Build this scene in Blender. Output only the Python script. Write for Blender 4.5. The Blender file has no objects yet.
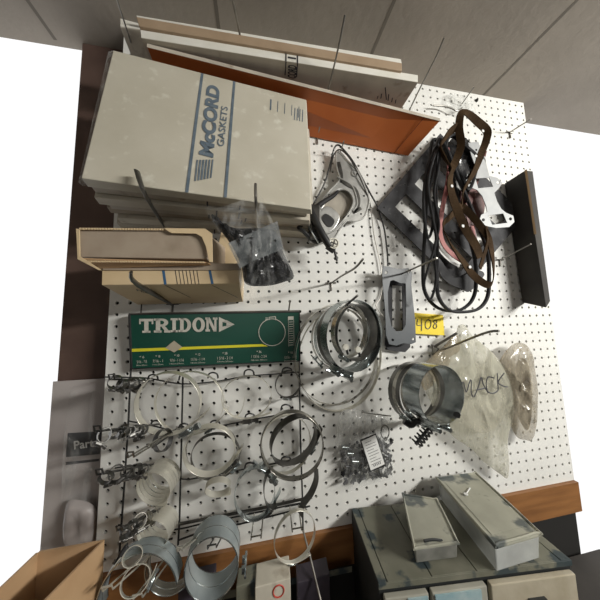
import bpy, bmesh, math, random
from mathutils import Vector, Matrix, noise
from math import sin, cos, pi, radians

# ------------------------------------------------------------------ frame of the place
# Lengths are inches: i to the right and j down on the pegboard (its holes sit 1 inch apart), d out from the board into the room.
S = 0.0254
Z0 = 1.45
R0 = Vector((0.9829330291644589, 0.027066703985903016, -0.1819616819907986))
R1 = Vector((-0.008358431774772407, 0.9946664152276964, 0.10280495628300362))
R2 = Vector((0.1837737652545855, -0.09952947278782961, 0.9779167077265473))
CC = Vector((-5.210674843335511, 4.153030145111488, -22.45496599124063))
FL = 232.5543191668826
V = Vector

def W(p):                      # (i, j, d) in inches -> metres
    return V((p[0]*S, -p[2]*S, Z0 - p[1]*S))
def ray(x, y):
    a = (x-300)/FL; b = (y-300)/FL
    return R0*a + R1*b + R2
def U(x, y, d):                # the point at distance d from the board
    v = ray(x, y); t = (-d-CC.z)/v.z; p = CC+v*t
    return V((p.x, p.y, -p.z))
def UJ(x, y, j):               # the point at height j
    v = ray(x, y); t = (j-CC.y)/v.y; p = CC+v*t
    return V((p.x, p.y, -p.z))
def zc(p):
    return R2.dot(V((p[0], p[1], -p[2]))-CC)

# ------------------------------------------------------------------ camera
cam = bpy.data.cameras.new('camera'); co = bpy.data.objects.new('camera', cam)
bpy.context.collection.objects.link(co)
def cw(r): return V((r.x, r.z, -r.y))
xr = cw(R0).normalized(); up = (-cw(R1)).normalized(); bk = (-cw(R2)).normalized()
M = Matrix((xr, up, bk)).transposed().to_4x4(); M.translation = V((CC.x*S, CC.z*S, Z0-CC.y*S))
co.matrix_world = M
cam.sensor_width = 36; cam.lens = 36*FL/600; cam.clip_start = 0.01
bpy.context.scene.camera = co
sc = bpy.context.scene
sc.view_settings.view_transform = 'Standard'; sc.view_settings.look = 'None'
sc.view_settings.exposure = 0.0; sc.view_settings.gamma = 1.0; sc.view_settings.use_curve_mapping = False

# ------------------------------------------------------------------ world and lights
wd = bpy.data.worlds.new('world'); sc.world = wd; wd.use_nodes = True
wd.node_tree.nodes['Background'].inputs[0].default_value = (1, 1, 1, 1)
wd.node_tree.nodes['Background'].inputs[1].default_value = 1.05
def area(name, p, target, sx, sy, power, col):
    l = bpy.data.lights.new(name, 'AREA'); l.shape = 'RECTANGLE'; l.size = sx*S; l.size_y = sy*S
    l.energy = power; l.color = col
    o = bpy.data.objects.new(name, l); bpy.context.collection.objects.link(o)
    o.location = W(p); dr = W(target)-W(p)
    o.rotation_euler = dr.to_track_quat('-Z', 'Y').to_euler()
    o['kind'] = 'structure'
    return o
area('ceiling_tube_light', (60, -15, 53), (6, 0, 0), 34, 4, 42, (1.0, 0.985, 0.93))
area('added_fill_light', (-14, 8, 72), (0, 0, 0), 40, 30, 2.2, (1.0, 0.97, 0.92))  # unseen fill lamp, added to brighten the shaded undersides

# ------------------------------------------------------------------ helpers
ORG = {}
def link(o, parent):
    bpy.context.collection.objects.link(o)
    if parent is not None: o.parent = parent
def tag(o, label, cat, group=None, kind=None):
    if label: o['label'] = label
    if cat: o['category'] = cat
    if group: o['group'] = group
    if kind: o['kind'] = kind
    return o
def thing(name, label, cat, p, group=None):
    o = bpy.data.objects.new(name, None); o.empty_display_size = .02
    link(o, None); o.location = W(p); ORG[o.name] = W(p)
    return tag(o, label, cat, group)
class MB:
    def __init__(s): s.v = []; s.f = []; s.sm = []
    def add(s, vs, fs, smooth=False):
        n = len(s.v); s.v += [W(p) for p in vs]
        for f in fs: s.f.append([n+k for k in f]); s.sm.append(smooth)
        return s
    def hexa(s, q, r):         # two quads (front, back), each in order
        return s.add(list(q)+list(r), [(0,1,2,3),(7,6,5,4),(0,4,5,1),(1,5,6,2),(2,6,7,3),(3,7,4,0)])
    def box(s, c, a, b, n):    # centre and three half-axis vectors
        q = [c-a-b+n, c+a-b+n, c+a+b+n, c-a+b+n]; r = [p-2*n for p in q]
        return s.hexa(q, r)
    def tube(s, pts, r, closed=False, seg=8, flat=1.0, fdir=None):
        pts = [V(p) for p in pts]; n = len(pts); vs = []; fs = []
        prev = None
        for k in range(n):
            if closed: t = pts[(k+1) % n]-pts[k-1]
            else: t = pts[min(k+1, n-1)]-pts[max(k-1, 0)]
            t.normalize()
            if fdir is not None: a = t.cross(fdir)
            elif prev is None: a = t.cross(V((0,0,1))) if abs(t.z) < .9 else t.cross(V((1,0,0)))
            else: a = prev - t*prev.dot(t)
            if a.length < 1e-5: a = t.cross(V((.3,1,.2)))
            a.normalize(); b = t.cross(a); prev = a
            rr = r[k] if isinstance(r, (list, tuple)) else r
            for m in range(seg):
                w = 2*pi*m/seg; vs.append(pts[k]+a*cos(w)*rr+b*sin(w)*rr*flat)
        for k in range(n if closed else n-1):
            k2 = (k+1) % n
            for m in range(seg):
                m2 = (m+1) % seg; fs.append((k*seg+m, k*seg+m2, k2*seg+m2, k2*seg+m))
        s.add(vs, fs, True)
        if not closed:
            b0 = len(s.v)-len(vs)
            s.f.append([b0+m for m in range(seg)]); s.sm.append(False)
            s.f.append([b0+(n-1)*seg+m for m in range(seg)][::-1]); s.sm.append(False)
        return s
    def ribbon(s, pts, w, t, side=None, twist=None, closed=False):
        pts = [V(p) for p in pts]; n = len(pts); vs = []; fs = []
        for k in range(n):
            if closed: tg = pts[(k+1) % n]-pts[k-1]
            else: tg = pts[min(k+1, n-1)]-pts[max(k-1, 0)]
            tg.normalize()
            a = tg.cross(V((0,0,1))) if side is None else V(side)-tg*tg.dot(V(side))
            if a.length < 1e-4: a = V((1,0,0))
            a.normalize(); b = tg.cross(a)
            if twist is not None:
                q = twist[k] if isinstance(twist, (list, tuple)) else twist
                a, b = a*cos(q)+b*sin(q), b*cos(q)-a*sin(q)
            vs += [pts[k]-a*w/2-b*t/2, pts[k]+a*w/2-b*t/2, pts[k]+a*w/2+b*t/2, pts[k]-a*w/2+b*t/2]
        for k in range(n if closed else n-1):
            k2 = (k+1) % n
            for m in range(4):
                m2 = (m+1) % 4; fs.append((k*4+m, k*4+m2, k2*4+m2, k2*4+m))
        if not closed: fs += [(0,1,2,3), tuple((n-1)*4+m for m in (3,2,1,0))]
        return s.add(vs, fs, False)
    def build(s, name, mat, parent=None, label=None, bevel=0, auto=True):
        me = bpy.data.meshes.new(name)
        if parent is not None: o0 = ORG[parent.name]
        else:
            xs = [min(p[k] for p in s.v) for k in range(3)]; ys = [max(p[k] for p in s.v) for k in range(3)]
            o0 = V(((xs[0]+ys[0])/2, (xs[1]+ys[1])/2, xs[2]))
        me.from_pydata([p-o0 for p in s.v], [], s.f)
        for k, q in enumerate(s.sm): me.polygons[k].use_smooth = q
        bm = bmesh.new(); bm.from_mesh(me); bmesh.ops.recalc_face_normals(bm, faces=bm.faces); bm.to_mesh(me); bm.free()
        if any(s.sm): me.set_sharp_from_angle(angle=radians(38))
        me.materials.append(mat)
        o = bpy.data.objects.new(name, me); link(o, parent)
        if parent is None: o.location = o0
        ORG[o.name] = o0
        if label: o['label'] = label
        if bevel:
            m = o.modifiers.new('bevel', 'BEVEL'); m.width = bevel*S; m.segments = 2; m.limit_method = 'ANGLE'
        return o

def smooth_path(pts, n=6, closed=False):
    pts = [V(p) for p in pts]; out = []; m = len(pts)
    for k in range(m if closed else m-1):
        if closed: a, b, c, d = pts[k-1], pts[k], pts[(k+1) % m], pts[(k+2) % m]
        else: a, b, c, d = pts[max(k-1, 0)], pts[k], pts[k+1], pts[min(k+2, m-1)]
        for q in range(n):
            t = q/n
            out.append(((2*b)+(c-a)*t+(2*a-5*b+4*c-d)*t*t+(3*b-a-3*c+d)*t*t*t)*.5)
    if not closed: out.append(pts[-1])
    return out
def pxpath(pl, d=None, n=6, closed=False):      # list of (x, y) or (x, y, d)
    return smooth_path([U(p[0], p[1], p[2] if len(p) > 2 else d) for p in pl], n, closed)

def tomesh(ob):
    dg = bpy.context.evaluated_depsgraph_get()
    me = bpy.data.meshes.new_from_object(ob.evaluated_get(dg))
    bpy.data.objects.remove(ob)
    return me
def plate(outline, d, th, holes=(), bev=.02, curve=False, dfun=None, hcurve=False):   # flat plate, outline at distance d from the board
    cu = bpy.data.curves.new('c', 'CURVE'); cu.dimensions = '2D'; cu.fill_mode = 'BOTH'
    cu.extrude = max(th/2-bev, 0.001); cu.bevel_depth = bev; cu.bevel_resolution = 1
    for k, ol in enumerate([outline]+list(holes)):
        pts = [U(p[0], p[1], d) for p in ol]
        if (curve and k == 0) or (hcurve and k > 0): pts = smooth_path(pts, 5, True)
        sp = cu.splines.new('POLY'); sp.points.add(len(pts)-1); sp.use_cyclic_u = True
        for q, p in enumerate(pts): sp.points[q].co = (p.x, -p.y, 0, 1)
    ob = bpy.data.objects.new('c', cu); bpy.context.collection.objects.link(ob)
    bpy.context.view_layer.update()
    me = tomesh(ob)
    mb = MB()
    vs = []
    for v in me.vertices:
        i, j, z = v.co.x, -v.co.y, v.co.z
        vs.append(V((i, j, (dfun(i, j) if dfun else d)+z)))
    mb.add(vs, [tuple(p.vertices) for p in me.polygons])
    bpy.data.meshes.remove(me)
    return mb
def circ(x, y, r, n=14, ry=None, rot=0):
    ry = ry or r; c, s_ = cos(radians(rot)), sin(radians(rot))
    return [(x+r*cos(2*pi*k/n)*c-ry*sin(2*pi*k/n)*s_, y+r*cos(2*pi*k/n)*s_+ry*sin(2*pi*k/n)*c) for k in range(n)]

class Face:                     # a flat face given by four corners TL, TR, BR, BL
    def __init__(s, TL, TR, BR, BL):
        s.o = V(TL); s.u = V(TR)-s.o; s.w = V(BL)-s.o; s.n = s.u.cross(s.w).normalized()
        if s.n.z < 0: s.n = -s.n
    def hit(s, x, y):
        v = ray(x, y); v = V((v.x, v.y, -v.z)); c = V((CC.x, CC.y, -CC.z))
        t = (s.o-c).dot(s.n)/v.dot(s.n); return c+v*t
    def at(s, a, b, l=0): return s.o+s.u*a+s.w*b+s.n*l
    def poly(s, mb, pts, lift=.012):
        mb.add([s.hit(*p)+s.n*lift for p in pts], [tuple(range(len(pts)))]); return mb
    def line(s, mb, p, q, w, lift=.012):
        a = s.hit(*p); b = s.hit(*q); t = (b-a).normalized(); sd = t.cross(s.n)*w/2
        mb.add([x+s.n*lift for x in (a-sd, b-sd, b+sd, a+sd)], [(0,1,2,3)]); return mb
def text(mb, st, face, p0, p1, p2, lift=.015, bold=0.0, shear=0.0):
    """letters from p0 (start of baseline) to p1 (end of baseline), p2 = top above p0"""
    cu = bpy.data.curves.new('t', 'FONT'); cu.body = st; cu.size = 1; cu.offset = bold; cu.shear = shear
    ob = bpy.data.objects.new('t', cu); bpy.context.collection.objects.link(ob)
    bpy.context.view_layer.update(); me = tomesh(ob)
    xs = [v.co.x for v in me.vertices]; ys = [v.co.y for v in me.vertices]
    x0, x1 = min(xs), max(xs); y0, y1 = min(ys), max(ys)
    a = face.hit(*p0); u = face.hit(*p1)-a; w = face.hit(*p2)-a
    vs = [a+u*((v.co.x-x0)/(x1-x0))+w*((v.co.y-y0)/(y1-y0))+face.n*lift for v in me.vertices]
    mb.add(vs, [tuple(p.vertices) for p in me.polygons]); bpy.data.meshes.remove(me)
    return mb

# ------------------------------------------------------------------ materials
def mat(name, c1, c2=None, rough=.6, metal=0, scale=8, bump=0, bscale=None, lo=.35, hi=.65, alpha=1, spec=None, c3=None, stretch=(1,1,1), rvar=0, sc3=30, lo3=.62, hi3=.75):
    m = bpy.data.materials.new(name); m.use_nodes = True; nt = m.node_tree; N = nt.nodes; L = nt.links
    b = N['Principled BSDF']; b.inputs['Roughness'].default_value = rough; b.inputs['Metallic'].default_value = metal
    b.inputs['Alpha'].default_value = alpha
    if spec is not None: b.inputs['Specular IOR Level'].default_value = spec
    tc = N.new('ShaderNodeTexCoord'); mp = N.new('ShaderNodeMapping'); mp.inputs['Scale'].default_value = stretch
    L.new(tc.outputs['Object'], mp.inputs[0])
    def nz(scl, det=6):
        n = N.new('ShaderNodeTexNoise'); n.inputs['Scale'].default_value = scl; n.inputs['Detail'].default_value = det
        L.new(mp.outputs[0], n.inputs['Vector']); return n
    c1 = tuple(c1)+(1,)
    b.inputs['Base Color'].default_value = c1
    if c2 is not None:
        n = nz(scale); r = N.new('ShaderNodeValToRGB')
        r.color_ramp.elements[0].position = lo; r.color_ramp.elements[0].color = c1
        r.color_ramp.elements[1].position = hi; r.color_ramp.elements[1].color = tuple(c2)+(1,)
        L.new(n.outputs['Fac'], r.inputs[0]); out = r.outputs[0]
        if c3 is not None:
            n3 = nz(sc3, 4); r3 = N.new('ShaderNodeValToRGB'); r3.color_ramp.elements[0].position = lo3; r3.color_ramp.elements[1].position = hi3
            mx = N.new('ShaderNodeMixRGB'); mx.inputs[2].default_value = tuple(c3)+(1,)
            L.new(n3.outputs['Fac'], r3.inputs[0]); L.new(r3.outputs[0], mx.inputs[0]); L.new(out, mx.inputs[1]); out = mx.outputs[0]
        L.new(out, b.inputs['Base Color'])
        if rvar:
            mr = N.new('ShaderNodeMapRange'); mr.inputs[3].default_value = rough-rvar; mr.inputs[4].default_value = rough+rvar
            L.new(n.outputs['Fac'], mr.inputs[0]); L.new(mr.outputs[0], b.inputs['Roughness'])
    if bump:
        n2 = nz(bscale or scale*4); bp = N.new('ShaderNodeBump'); bp.inputs['Strength'].default_value = bump; bp.inputs['Distance'].default_value = .002
        L.new(n2.outputs['Fac'], bp.inputs['Height']); L.new(bp.outputs[0], b.inputs['Normal'])
    return m
M_peg = mat('white_pegboard', (.74,.735,.70), (.80,.795,.765), rough=.55, scale=5, bump=.05, bscale=120, c3=(.55,.52,.46), sc3=9, lo3=.68, hi3=.85)
M_dark = mat('dark_backing', (.012,.011,.010), rough=.9)
M_ceil = mat('ceiling_panel', (.30,.265,.225), (.34,.30,.255), rough=.8, scale=6, bump=.5, bscale=55)
M_seam = mat('seam_strip', (.16,.14,.115), rough=.8)
M_wall = mat('room_wall', (.24,.225,.20), rough=.85, scale=3)
M_brown = mat('brown_wall', (.085,.050,.040), (.15,.095,.075), rough=.6, scale=5, bump=.1, bscale=80, c3=(.24,.15,.07), sc3=7, lo3=.60, hi3=.80)
M_floor = mat('floor_concrete', (.16,.15,.14), (.22,.21,.19), rough=.8, scale=3)
M_ledge = mat('stained_wood', (.20,.085,.028), (.30,.135,.045), rough=.5, scale=6, stretch=(1,1,9), bump=.1)
M_bench = mat('dark_bench', (.03,.027,.025), (.05,.045,.04), rough=.8, scale=9)
M_wcart = mat('white_carton', (.50,.465,.375), (.57,.535,.445), rough=.6, scale=10, bump=.08, bscale=90, c3=(.66,.64,.55), sc3=38, lo3=.60, hi3=.74)
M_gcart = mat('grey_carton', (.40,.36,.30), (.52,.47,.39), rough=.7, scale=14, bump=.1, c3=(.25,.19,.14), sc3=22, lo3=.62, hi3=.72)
M_lcart = mat('pale_carton_edge', (.70,.68,.60), (.78,.76,.70), rough=.6, scale=16)
M_lcart2 = mat('worn_carton', (.50,.46,.38), (.60,.56,.47), rough=.65, scale=16, c3=(.28,.22,.16), sc3=18, lo3=.6, hi3=.72)
M_kraft2 = mat('brown_worn_carton', (.30,.25,.19), (.42,.37,.29), rough=.7, scale=16)
M_kraft = mat('kraft_cardboard', (.33,.235,.15), (.38,.275,.18), rough=.75, scale=20, bump=.08)
M_inner = mat('grey_kraft', (.34,.27,.205), (.39,.32,.245), rough=.8, scale=25, bump=.08, c3=(.29,.23,.17), sc3=12)
M_cream = mat('cream_cardboard', (.62,.47,.28), (.68,.53,.33), rough=.65, scale=14, bump=.06)
M_tan = mat('tan_cardboard', (.46,.29,.155), (.52,.34,.19), rough=.7, scale=14, bump=.06)
M_orange = mat('rust_orange_card', (.40,.10,.022), (.46,.125,.03), rough=.45, scale=9, bump=.05)
M_blue = mat('blue_print', (.035,.11,.22), rough=.5)
M_slate = mat('slate_blue_print', (.10,.135,.17), (.15,.19,.23), rough=.5, scale=60)
M_ink = mat('dark_ink', (.03,.03,.04), rough=.5)
M_ltext = mat('silver_print', (.62,.60,.53), (.52,.50,.44), rough=.5, scale=60)
M_green = mat('green_enamel', (.006,.058,.038), (.009,.070,.047), rough=.32, scale=8, bump=.02)
M_yel = mat('yellow_print', (.72,.66,.03), rough=.4)
M_black = mat('black_metal', (.012,.012,.013), (.03,.03,.03), rough=.42, scale=30)
M_rub = mat('black_gasket', (.012,.012,.013), (.028,.028,.03), rough=.6, spec=.25, scale=16, bump=.15)
M_rubg = mat('dark_grey_gasket', (.035,.035,.038), (.055,.055,.06), rough=.6, spec=.25, scale=18, bump=.1)
M_felt = mat('grey_composite_gasket', (.045,.045,.048), (.085,.085,.09), rough=.75, spec=.2, scale=22, bump=.2, c3=(.13,.13,.13), sc3=60, lo3=.6, hi3=.7)
M_plate = mat('slate_grey_gasket', (.085,.095,.105), (.11,.12,.13), rough=.45, scale=18, bump=.05)
M_cork = mat('brown_cork_gasket', (.034,.018,.007), (.062,.036,.016), rough=.85, spec=.15, scale=25, bump=.3, bscale=200)
M_pink = mat('red_rubber_gasket', (.30,.07,.065), (.40,.13,.115), rough=.6, scale=12, bump=.1)
M_red = mat('dark_red_gasket', (.07,.008,.007), (.11,.015,.012), rough=.5, scale=12)
M_wgask = mat('white_steel_gasket', (.36,.37,.38), (.48,.49,.49), rough=.5, metal=.1, scale=12, bump=.1)
M_zinc = mat('zinc_steel', (.36,.40,.41), (.54,.58,.58), rough=.22, metal=.95, scale=30, rvar=.08)
M_steel = mat('dull_steel', (.32,.305,.27), (.47,.455,.41), rough=.28, metal=.95, scale=30, rvar=.08)
M_cstl = mat('aged_cream_steel', (.66,.635,.55), (.78,.76,.68), rough=.38, metal=.7, scale=26, rvar=.08)
M_dstl = mat('dark_steel', (.10,.10,.095), (.20,.195,.185), rough=.34, metal=.95, scale=30, rvar=.1)
M_hook = mat('grey_hook_steel', (.20,.19,.175), (.30,.285,.26), rough=.4, metal=.8, scale=40)
M_alu = mat('cast_aluminium', (.40,.40,.385), (.56,.56,.54), rough=.38, metal=.7, scale=30, bump=.2)
M_pan = mat('tan_casting', (.34,.31,.26), (.42,.38,.32), rough=.6, metal=.3, scale=30)
M_note = mat('yellow_note', (.90,.68,.012), rough=.6)
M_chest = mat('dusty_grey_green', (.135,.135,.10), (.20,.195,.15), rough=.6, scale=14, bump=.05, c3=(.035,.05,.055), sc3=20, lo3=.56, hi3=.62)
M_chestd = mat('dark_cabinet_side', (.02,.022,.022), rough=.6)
M_lid = mat('yellowed_lid', (.36,.355,.29), (.47,.465,.38), rough=.38, scale=14, alpha=.9, bump=.05, c3=(.12,.135,.13), sc3=20, lo3=.56, hi3=.64)
M_clear = mat('dusty_clear_plastic', (.62,.64,.62), (.78,.80,.78), rough=.22, scale=20, alpha=.5, bump=.1)
M_lidd = mat('grey_smoky_plastic', (.20,.20,.18), (.32,.32,.29), rough=.35, scale=30, alpha=.8)
M_drw = mat('drawer_front', (.33,.32,.27), (.42,.41,.35), rough=.5, scale=14)
M_stk = mat('blue_label', (.28,.42,.46), (.42,.52,.53), rough=.5, scale=40)
M_tape = mat('brown_tape', (.36,.31,.22), (.48,.43,.33), rough=.28, scale=20, bump=.2)
def film(name, col, a0, a1, rough, scale, stretch=(1,1,1)):
    m = mat(name, col, rough=rough, spec=.9); nt = m.node_tree; N = nt.nodes; L = nt.links
    tc = N.new('ShaderNodeTexCoord'); mp = N.new('ShaderNodeMapping'); mp.inputs['Scale'].default_value = stretch; n = N.new('ShaderNodeTexNoise')
    n.inputs['Scale'].default_value = scale; n.inputs['Detail'].default_value = 5; n.inputs['Distortion'].default_value = 1.5
    r = N.new('ShaderNodeMapRange'); r.inputs[1].default_value = .5; r.inputs[2].default_value = .72; r.inputs[3].default_value = a0; r.inputs[4].default_value = a1
    L.new(tc.outputs['Object'], mp.inputs[0]); L.new(mp.outputs[0], n.inputs['Vector']); L.new(n.outputs['Fac'], r.inputs[0]); L.new(r.outputs[0], N['Principled BSDF'].inputs['Alpha'])
    bp = N.new('ShaderNodeBump'); bp.inputs['Strength'].default_value = .7; bp.inputs['Distance'].default_value = .004
    L.new(n.outputs['Fac'], bp.inputs['Height']); L.new(bp.outputs[0], N['Principled BSDF'].inputs['Normal'])
    return m
M_bag = film('clear_bag', (.80,.81,.79), .09, .62, .10, 26, (1,1,.45))
M_bag2 = film('thin_clear_film', (.75,.76,.75), .03, .30, .08, 22, (1,1,.4))
M_mbag = film('dusty_bag', (.58,.565,.46), .40, .85, .12, 15, (1,1,.5))
M_galv = mat('galvanised_steel', (.34,.39,.41), (.46,.51,.52), rough=.45, metal=.55, scale=22, rvar=.1)
M_grub = mat('black_foil_parts', (.010,.010,.012), (.035,.035,.038), rough=.25, scale=22, bump=.3)
M_white = mat('white_paper', (.80,.80,.78), rough=.6)
M_disc = mat('pale_gasket', (.54,.51,.43), (.60,.57,.49), rough=.7, scale=10)
M_brtan = mat('brown_card_edge', (.30,.19,.09), rough=.7)
M_banner = mat('dark_banner', (.035,.035,.04), rough=.4)
M_pale = mat('pale_pink_sheet', (.42,.38,.37), (.52,.48,.465), rough=.4, scale=6, bump=.1)
M_redp = mat('red_print', (.5,.06,.04), rough=.5)
M_purp = mat('dusty_purple', (.035,.028,.04), (.05,.04,.055), rough=.6, scale=12)

# ------------------------------------------------------------------ the setting
def struct(name, mb, m, **k):
    o = mb.build(name, m, **k); o['kind'] = 'structure'; return o
def slab(i0, i1, j0, j1, d0, d1):
    a = V(((i1-i0)/2, 0, 0)); b = V((0, (j1-j0)/2, 0)); n = V((0, 0, (d1-d0)/2))
    return MB().box(V(((i0+i1)/2, (j0+j1)/2, (d0+d1)/2)), a, b, n)
JC = -24.62; JF = Z0/S
# the pegboard, a real hole at every inch
def pegboard():
    mb = MB(); n = 12; r = .148; th = .20
    I0, I1, J0, J1 = -17, 30, -24, 22
    index = {}
    vs = []; fs = []
    def vid(p):
        k = (round(p[0], 3), round(p[1], 3), round(p[2], 3))
        if k not in index: index[k] = len(vs); vs.append(V(p))
        return index[k]
    sq = [(.5, 0), (.5, .5), (0, .5), (-.5, .5), (-.5, 0), (-.5, -.5), (0, -.5), (.5, -.5)]
    for i in range(I0, I1+1):
        for j in range(J0, J1+1):
            x0 = -.5 if i > I0 else -.6; x1 = .5 if i < I1 else .4
            y0 = -.5 if j > J0 else -.6; y1 = .5 if j < J1 else .85
            def m(p):
                return (i+(x1 if p[0] > 0 else x0 if p[0] < 0 else 0), j+(y1 if p[1] > 0 else y0 if p[1] < 0 else 0), 0)
            o = [vid(m(p)) for p in sq]
            h = [vid((i+r*cos(2*pi*k/8), j+r*sin(2*pi*k/8), 0)) for k in range(8)]
            g = [vid((i+r*cos(2*pi*k/8), j+r*sin(2*pi*k/8), -th)) for k in range(8)]
            for k in range(8):
                k2 = (k+1) % 8
                fs.append((o[k], o[k2], h[k2], h[k])); fs.append((h[k], h[k2], g[k2], g[k]))
    mb.add(vs, fs)
    # outer edges
    a, b, c, e = -17.6, 30.4, -24.6, 22.85
    rim = [V((a,c,0)), V((b,c,0)), V((b,e,0)), V((a,e,0))]; rb = [p-V((0,0,th)) for p in rim]
    mb.add(rim+rb, [(0,1,5,4),(1,2,6,5),(2,3,7,6),(3,0,4,7)])
    return mb
struct('wall_pegboard', pegboard(), M_peg)
struct('wall_back', slab(-17.5, 30.3, -24.6, JF, -2.2, -.225), M_dark)  # shade behind the holes is put into this near-black colour
struct('wall_left', slab(-22.3, -17.5, JC, JF, -2.6, -1.9), M_brown)
struct('ceiling', slab(-90, 110, JC-1, JC, -2.6, 120), M_ceil)
for k, i in enumerate((-24.7, -8.6, 7.25, 23.9)):
    o = struct('trim_%d' % (k+1), slab(i-.16, i+.16, JC-.05, JC+.012, -2, 118), M_seam)
struct('floor', slab(-90, 110, JF, JF+1, -2.6, 120), M_floor)
struct('wall_near', slab(-90, 110, JC, JF, 120, 122), M_wall)
struct('wall_far_left', slab(-92, -90, JC, JF, -2.6, 120), M_wall)
struct('wall_far_right', slab(110, 112, JC, JF, -2.6, 120), M_wall)
struct('wall_behind_left', slab(-90, -46, JC, JF, -2.6, -1), M_wall)
struct('wall_behind_right', slab(62, 110, JC, JF, -2.6, -1), M_wall)
struct('trim_5', slab(-17.6, 30.4, 22.88, 25.9, -.2, .35), M_ledge)
# workbench under the board
t = thing('workbench', 'dark workbench top below the pegboard', 'workbench', (4, 57, 8))
slab(-24, 32, 30, 31.2, .4, 15).build('bench_top', M_bench, t)
for a, b in ((-23, 2), (30, 2), (-23, 13), (30, 13)):
    slab(a-1, a+1, 31.2, JF, b-1, b+1).build('leg', M_bench, t)

# ------------------------------------------------------------------ hooks
def solve_d(b, t):
    B = U(*b, 0); best = min((abs(U(t[0], t[1], q*.1).x-B.x), q*.1) for q in range(3, 130))
    return best[1]
def hook(label, base, tip, r=.07, kink=True, plate_=True, dt=None, group=None, flat=False, mid=None, m=None):
    m = m or M_hook
    B = U(*base, 0); d = dt or solve_d(base, tip); T = U(*tip, d)
    t = thing('peg_hook', label, 'hook', B, group)
    L = T-B
    if kink:
        K = B+L*.80+V((0, .12*abs(L.z)*.25, 0)); pts = [B+V((0,0,-.15)), B+V((0,.02,.2)), B+L*.4+V((0,.08,0)), K, T]
    else: pts = [B+V((0,0,-.15)), B+V((0,0,.2)), T]
    if mid: pts = [B+V((0,0,-.15)), B+V((0,0,.2)), U(*mid), T]
    MB().tube(smooth_path(pts, 4), r, seg=8, flat=1 if not flat else .45).build('prong', m, t)
    if plate_:
        p = MB(); p.tube([B+V((-.5, 0, .1)), B+V((.5, 0, .1))], .085); p.tube([B+V((0, -.05, .1)), B+V((0, .8, .1))], .085)
        p.build('mounting_plate', m, t)
    return t
hook('long thin hook rising in front of the orange carton to the ceiling', (317,138), (345,15), r=.075, mid=None)
hook('long hook rising right of the white cartons under the ceiling', (408,112), (444,38), r=.075, dt=6.8)
hook('hook passing in front of the white cartons, left of the ceiling seam', (252,95), (231,-8), r=.08, kink=False, dt=8)
hook('thin hook at the upper left corner of the white gasket carton', (140,70), (116,-4), r=.055, kink=False, dt=8)
hook('short empty hook above the nested ring clamps, left of the grey plate gasket', (331,283), (363,259), r=.085)
hook('empty hook on the bare upper right of the pegboard', (509,133), (531,119), r=.075, dt=2.6, kink=False)
hook('empty hook beside the tip of the cork gasket at the right', (499,260), (531,244), r=.07, dt=3.6, kink=False)
hook('hook through the window of the slate grey plate gasket', (392,278), (437,258), r=.085, kink=False, dt=6.0, plate_=False)

# ------------------------------------------------------------------ cartons on the top hooks
def carton(name, label, q, back, m, th=None, group=None, extra=None, bevel=.04):
    """q: front quad TL TR BR BL, back: back quad in the same order"""
    c = sum((V(p) for p in list(q)+list(back)), V((0,0,0)))/8
    t = thing(name, label, 'carton', c, group)
    MB().hexa([V(p) for p in q], [V(p) for p in back]).build('box_body', m, t, bevel=bevel)
    return t
up_ = V((0,-1,0))
# orange-bottomed carton
FLp, FRp = U(147,47,5.0), U(440,121,3.7); BRp = U(408,156,.15); BLp = V((FLp.x+.1, -16.7, .15))
top = V((0,-.28,0))
tq = carton('flat_carton', 'long flat carton with a rust orange underside, lowest on the upper hooks', [FLp+top, FRp+top, FRp, FLp], [BLp+top, BRp+top, BRp, BLp], M_orange)
e = MB(); e.hexa([FLp+top*1.02+V((0,0,.02)), FRp+top*1.02+V((0,0,.02)), FRp+V((0,.03,.02)), FLp+V((0,.03,.02))], [FLp+top*1.02, FRp+top*1.02, FRp+V((0,.03,0)), FLp+V((0,.03,0))])
for k in range(0): pass
e.build('carton_edge', M_gcart, tq, label='worn grey front edge')
mk = MB(); mk.tube([FRp*.93+FLp*.07+V((0,.02,0)), BRp*.93+BLp*.07+V((0,.02,0))], .03, seg=4); mk.build('flap_seam', M_red, tq, label='dark seam of the end flap')
# white carton with printed band
def strip(y0a, y0b, y1a, y1b, xa, xb, d):   # a front face between two lines
    return [U(xa, y0a, d), U(xb, y0b, d), U(xb, y1b, d), U(xa, y1a, d)]
q = [U(140,29.5,5.3), U(418,75,5.3), U(418,82,5.3), U(141,37.5,5.3)]
wb_b = [V((p.x+.1, p.y+.05, 0.3)) for p in q]
wt = carton('flat_carton', 'long white carton with a dark printed band, between the brown and the orange carton', q, wb_b, M_lcart)
uf = Face(q[3], q[2], V((q[2].x, q[2].y+.25, .8)), V((q[3].x, q[3].y+.25, .8)))
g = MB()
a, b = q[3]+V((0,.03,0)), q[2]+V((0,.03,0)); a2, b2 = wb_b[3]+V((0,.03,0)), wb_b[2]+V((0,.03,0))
g.hexa([a, b, b+V((0,.02,0)), a+V((0,.02,0))], [a2, b2, b2+V((0,.02,0)), a2+V((0,.02,0))]); g.build('underside', M_gcart, wt, label='grey underside, shade painted in')  # the grey colour paints the shade under the white carton
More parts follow.
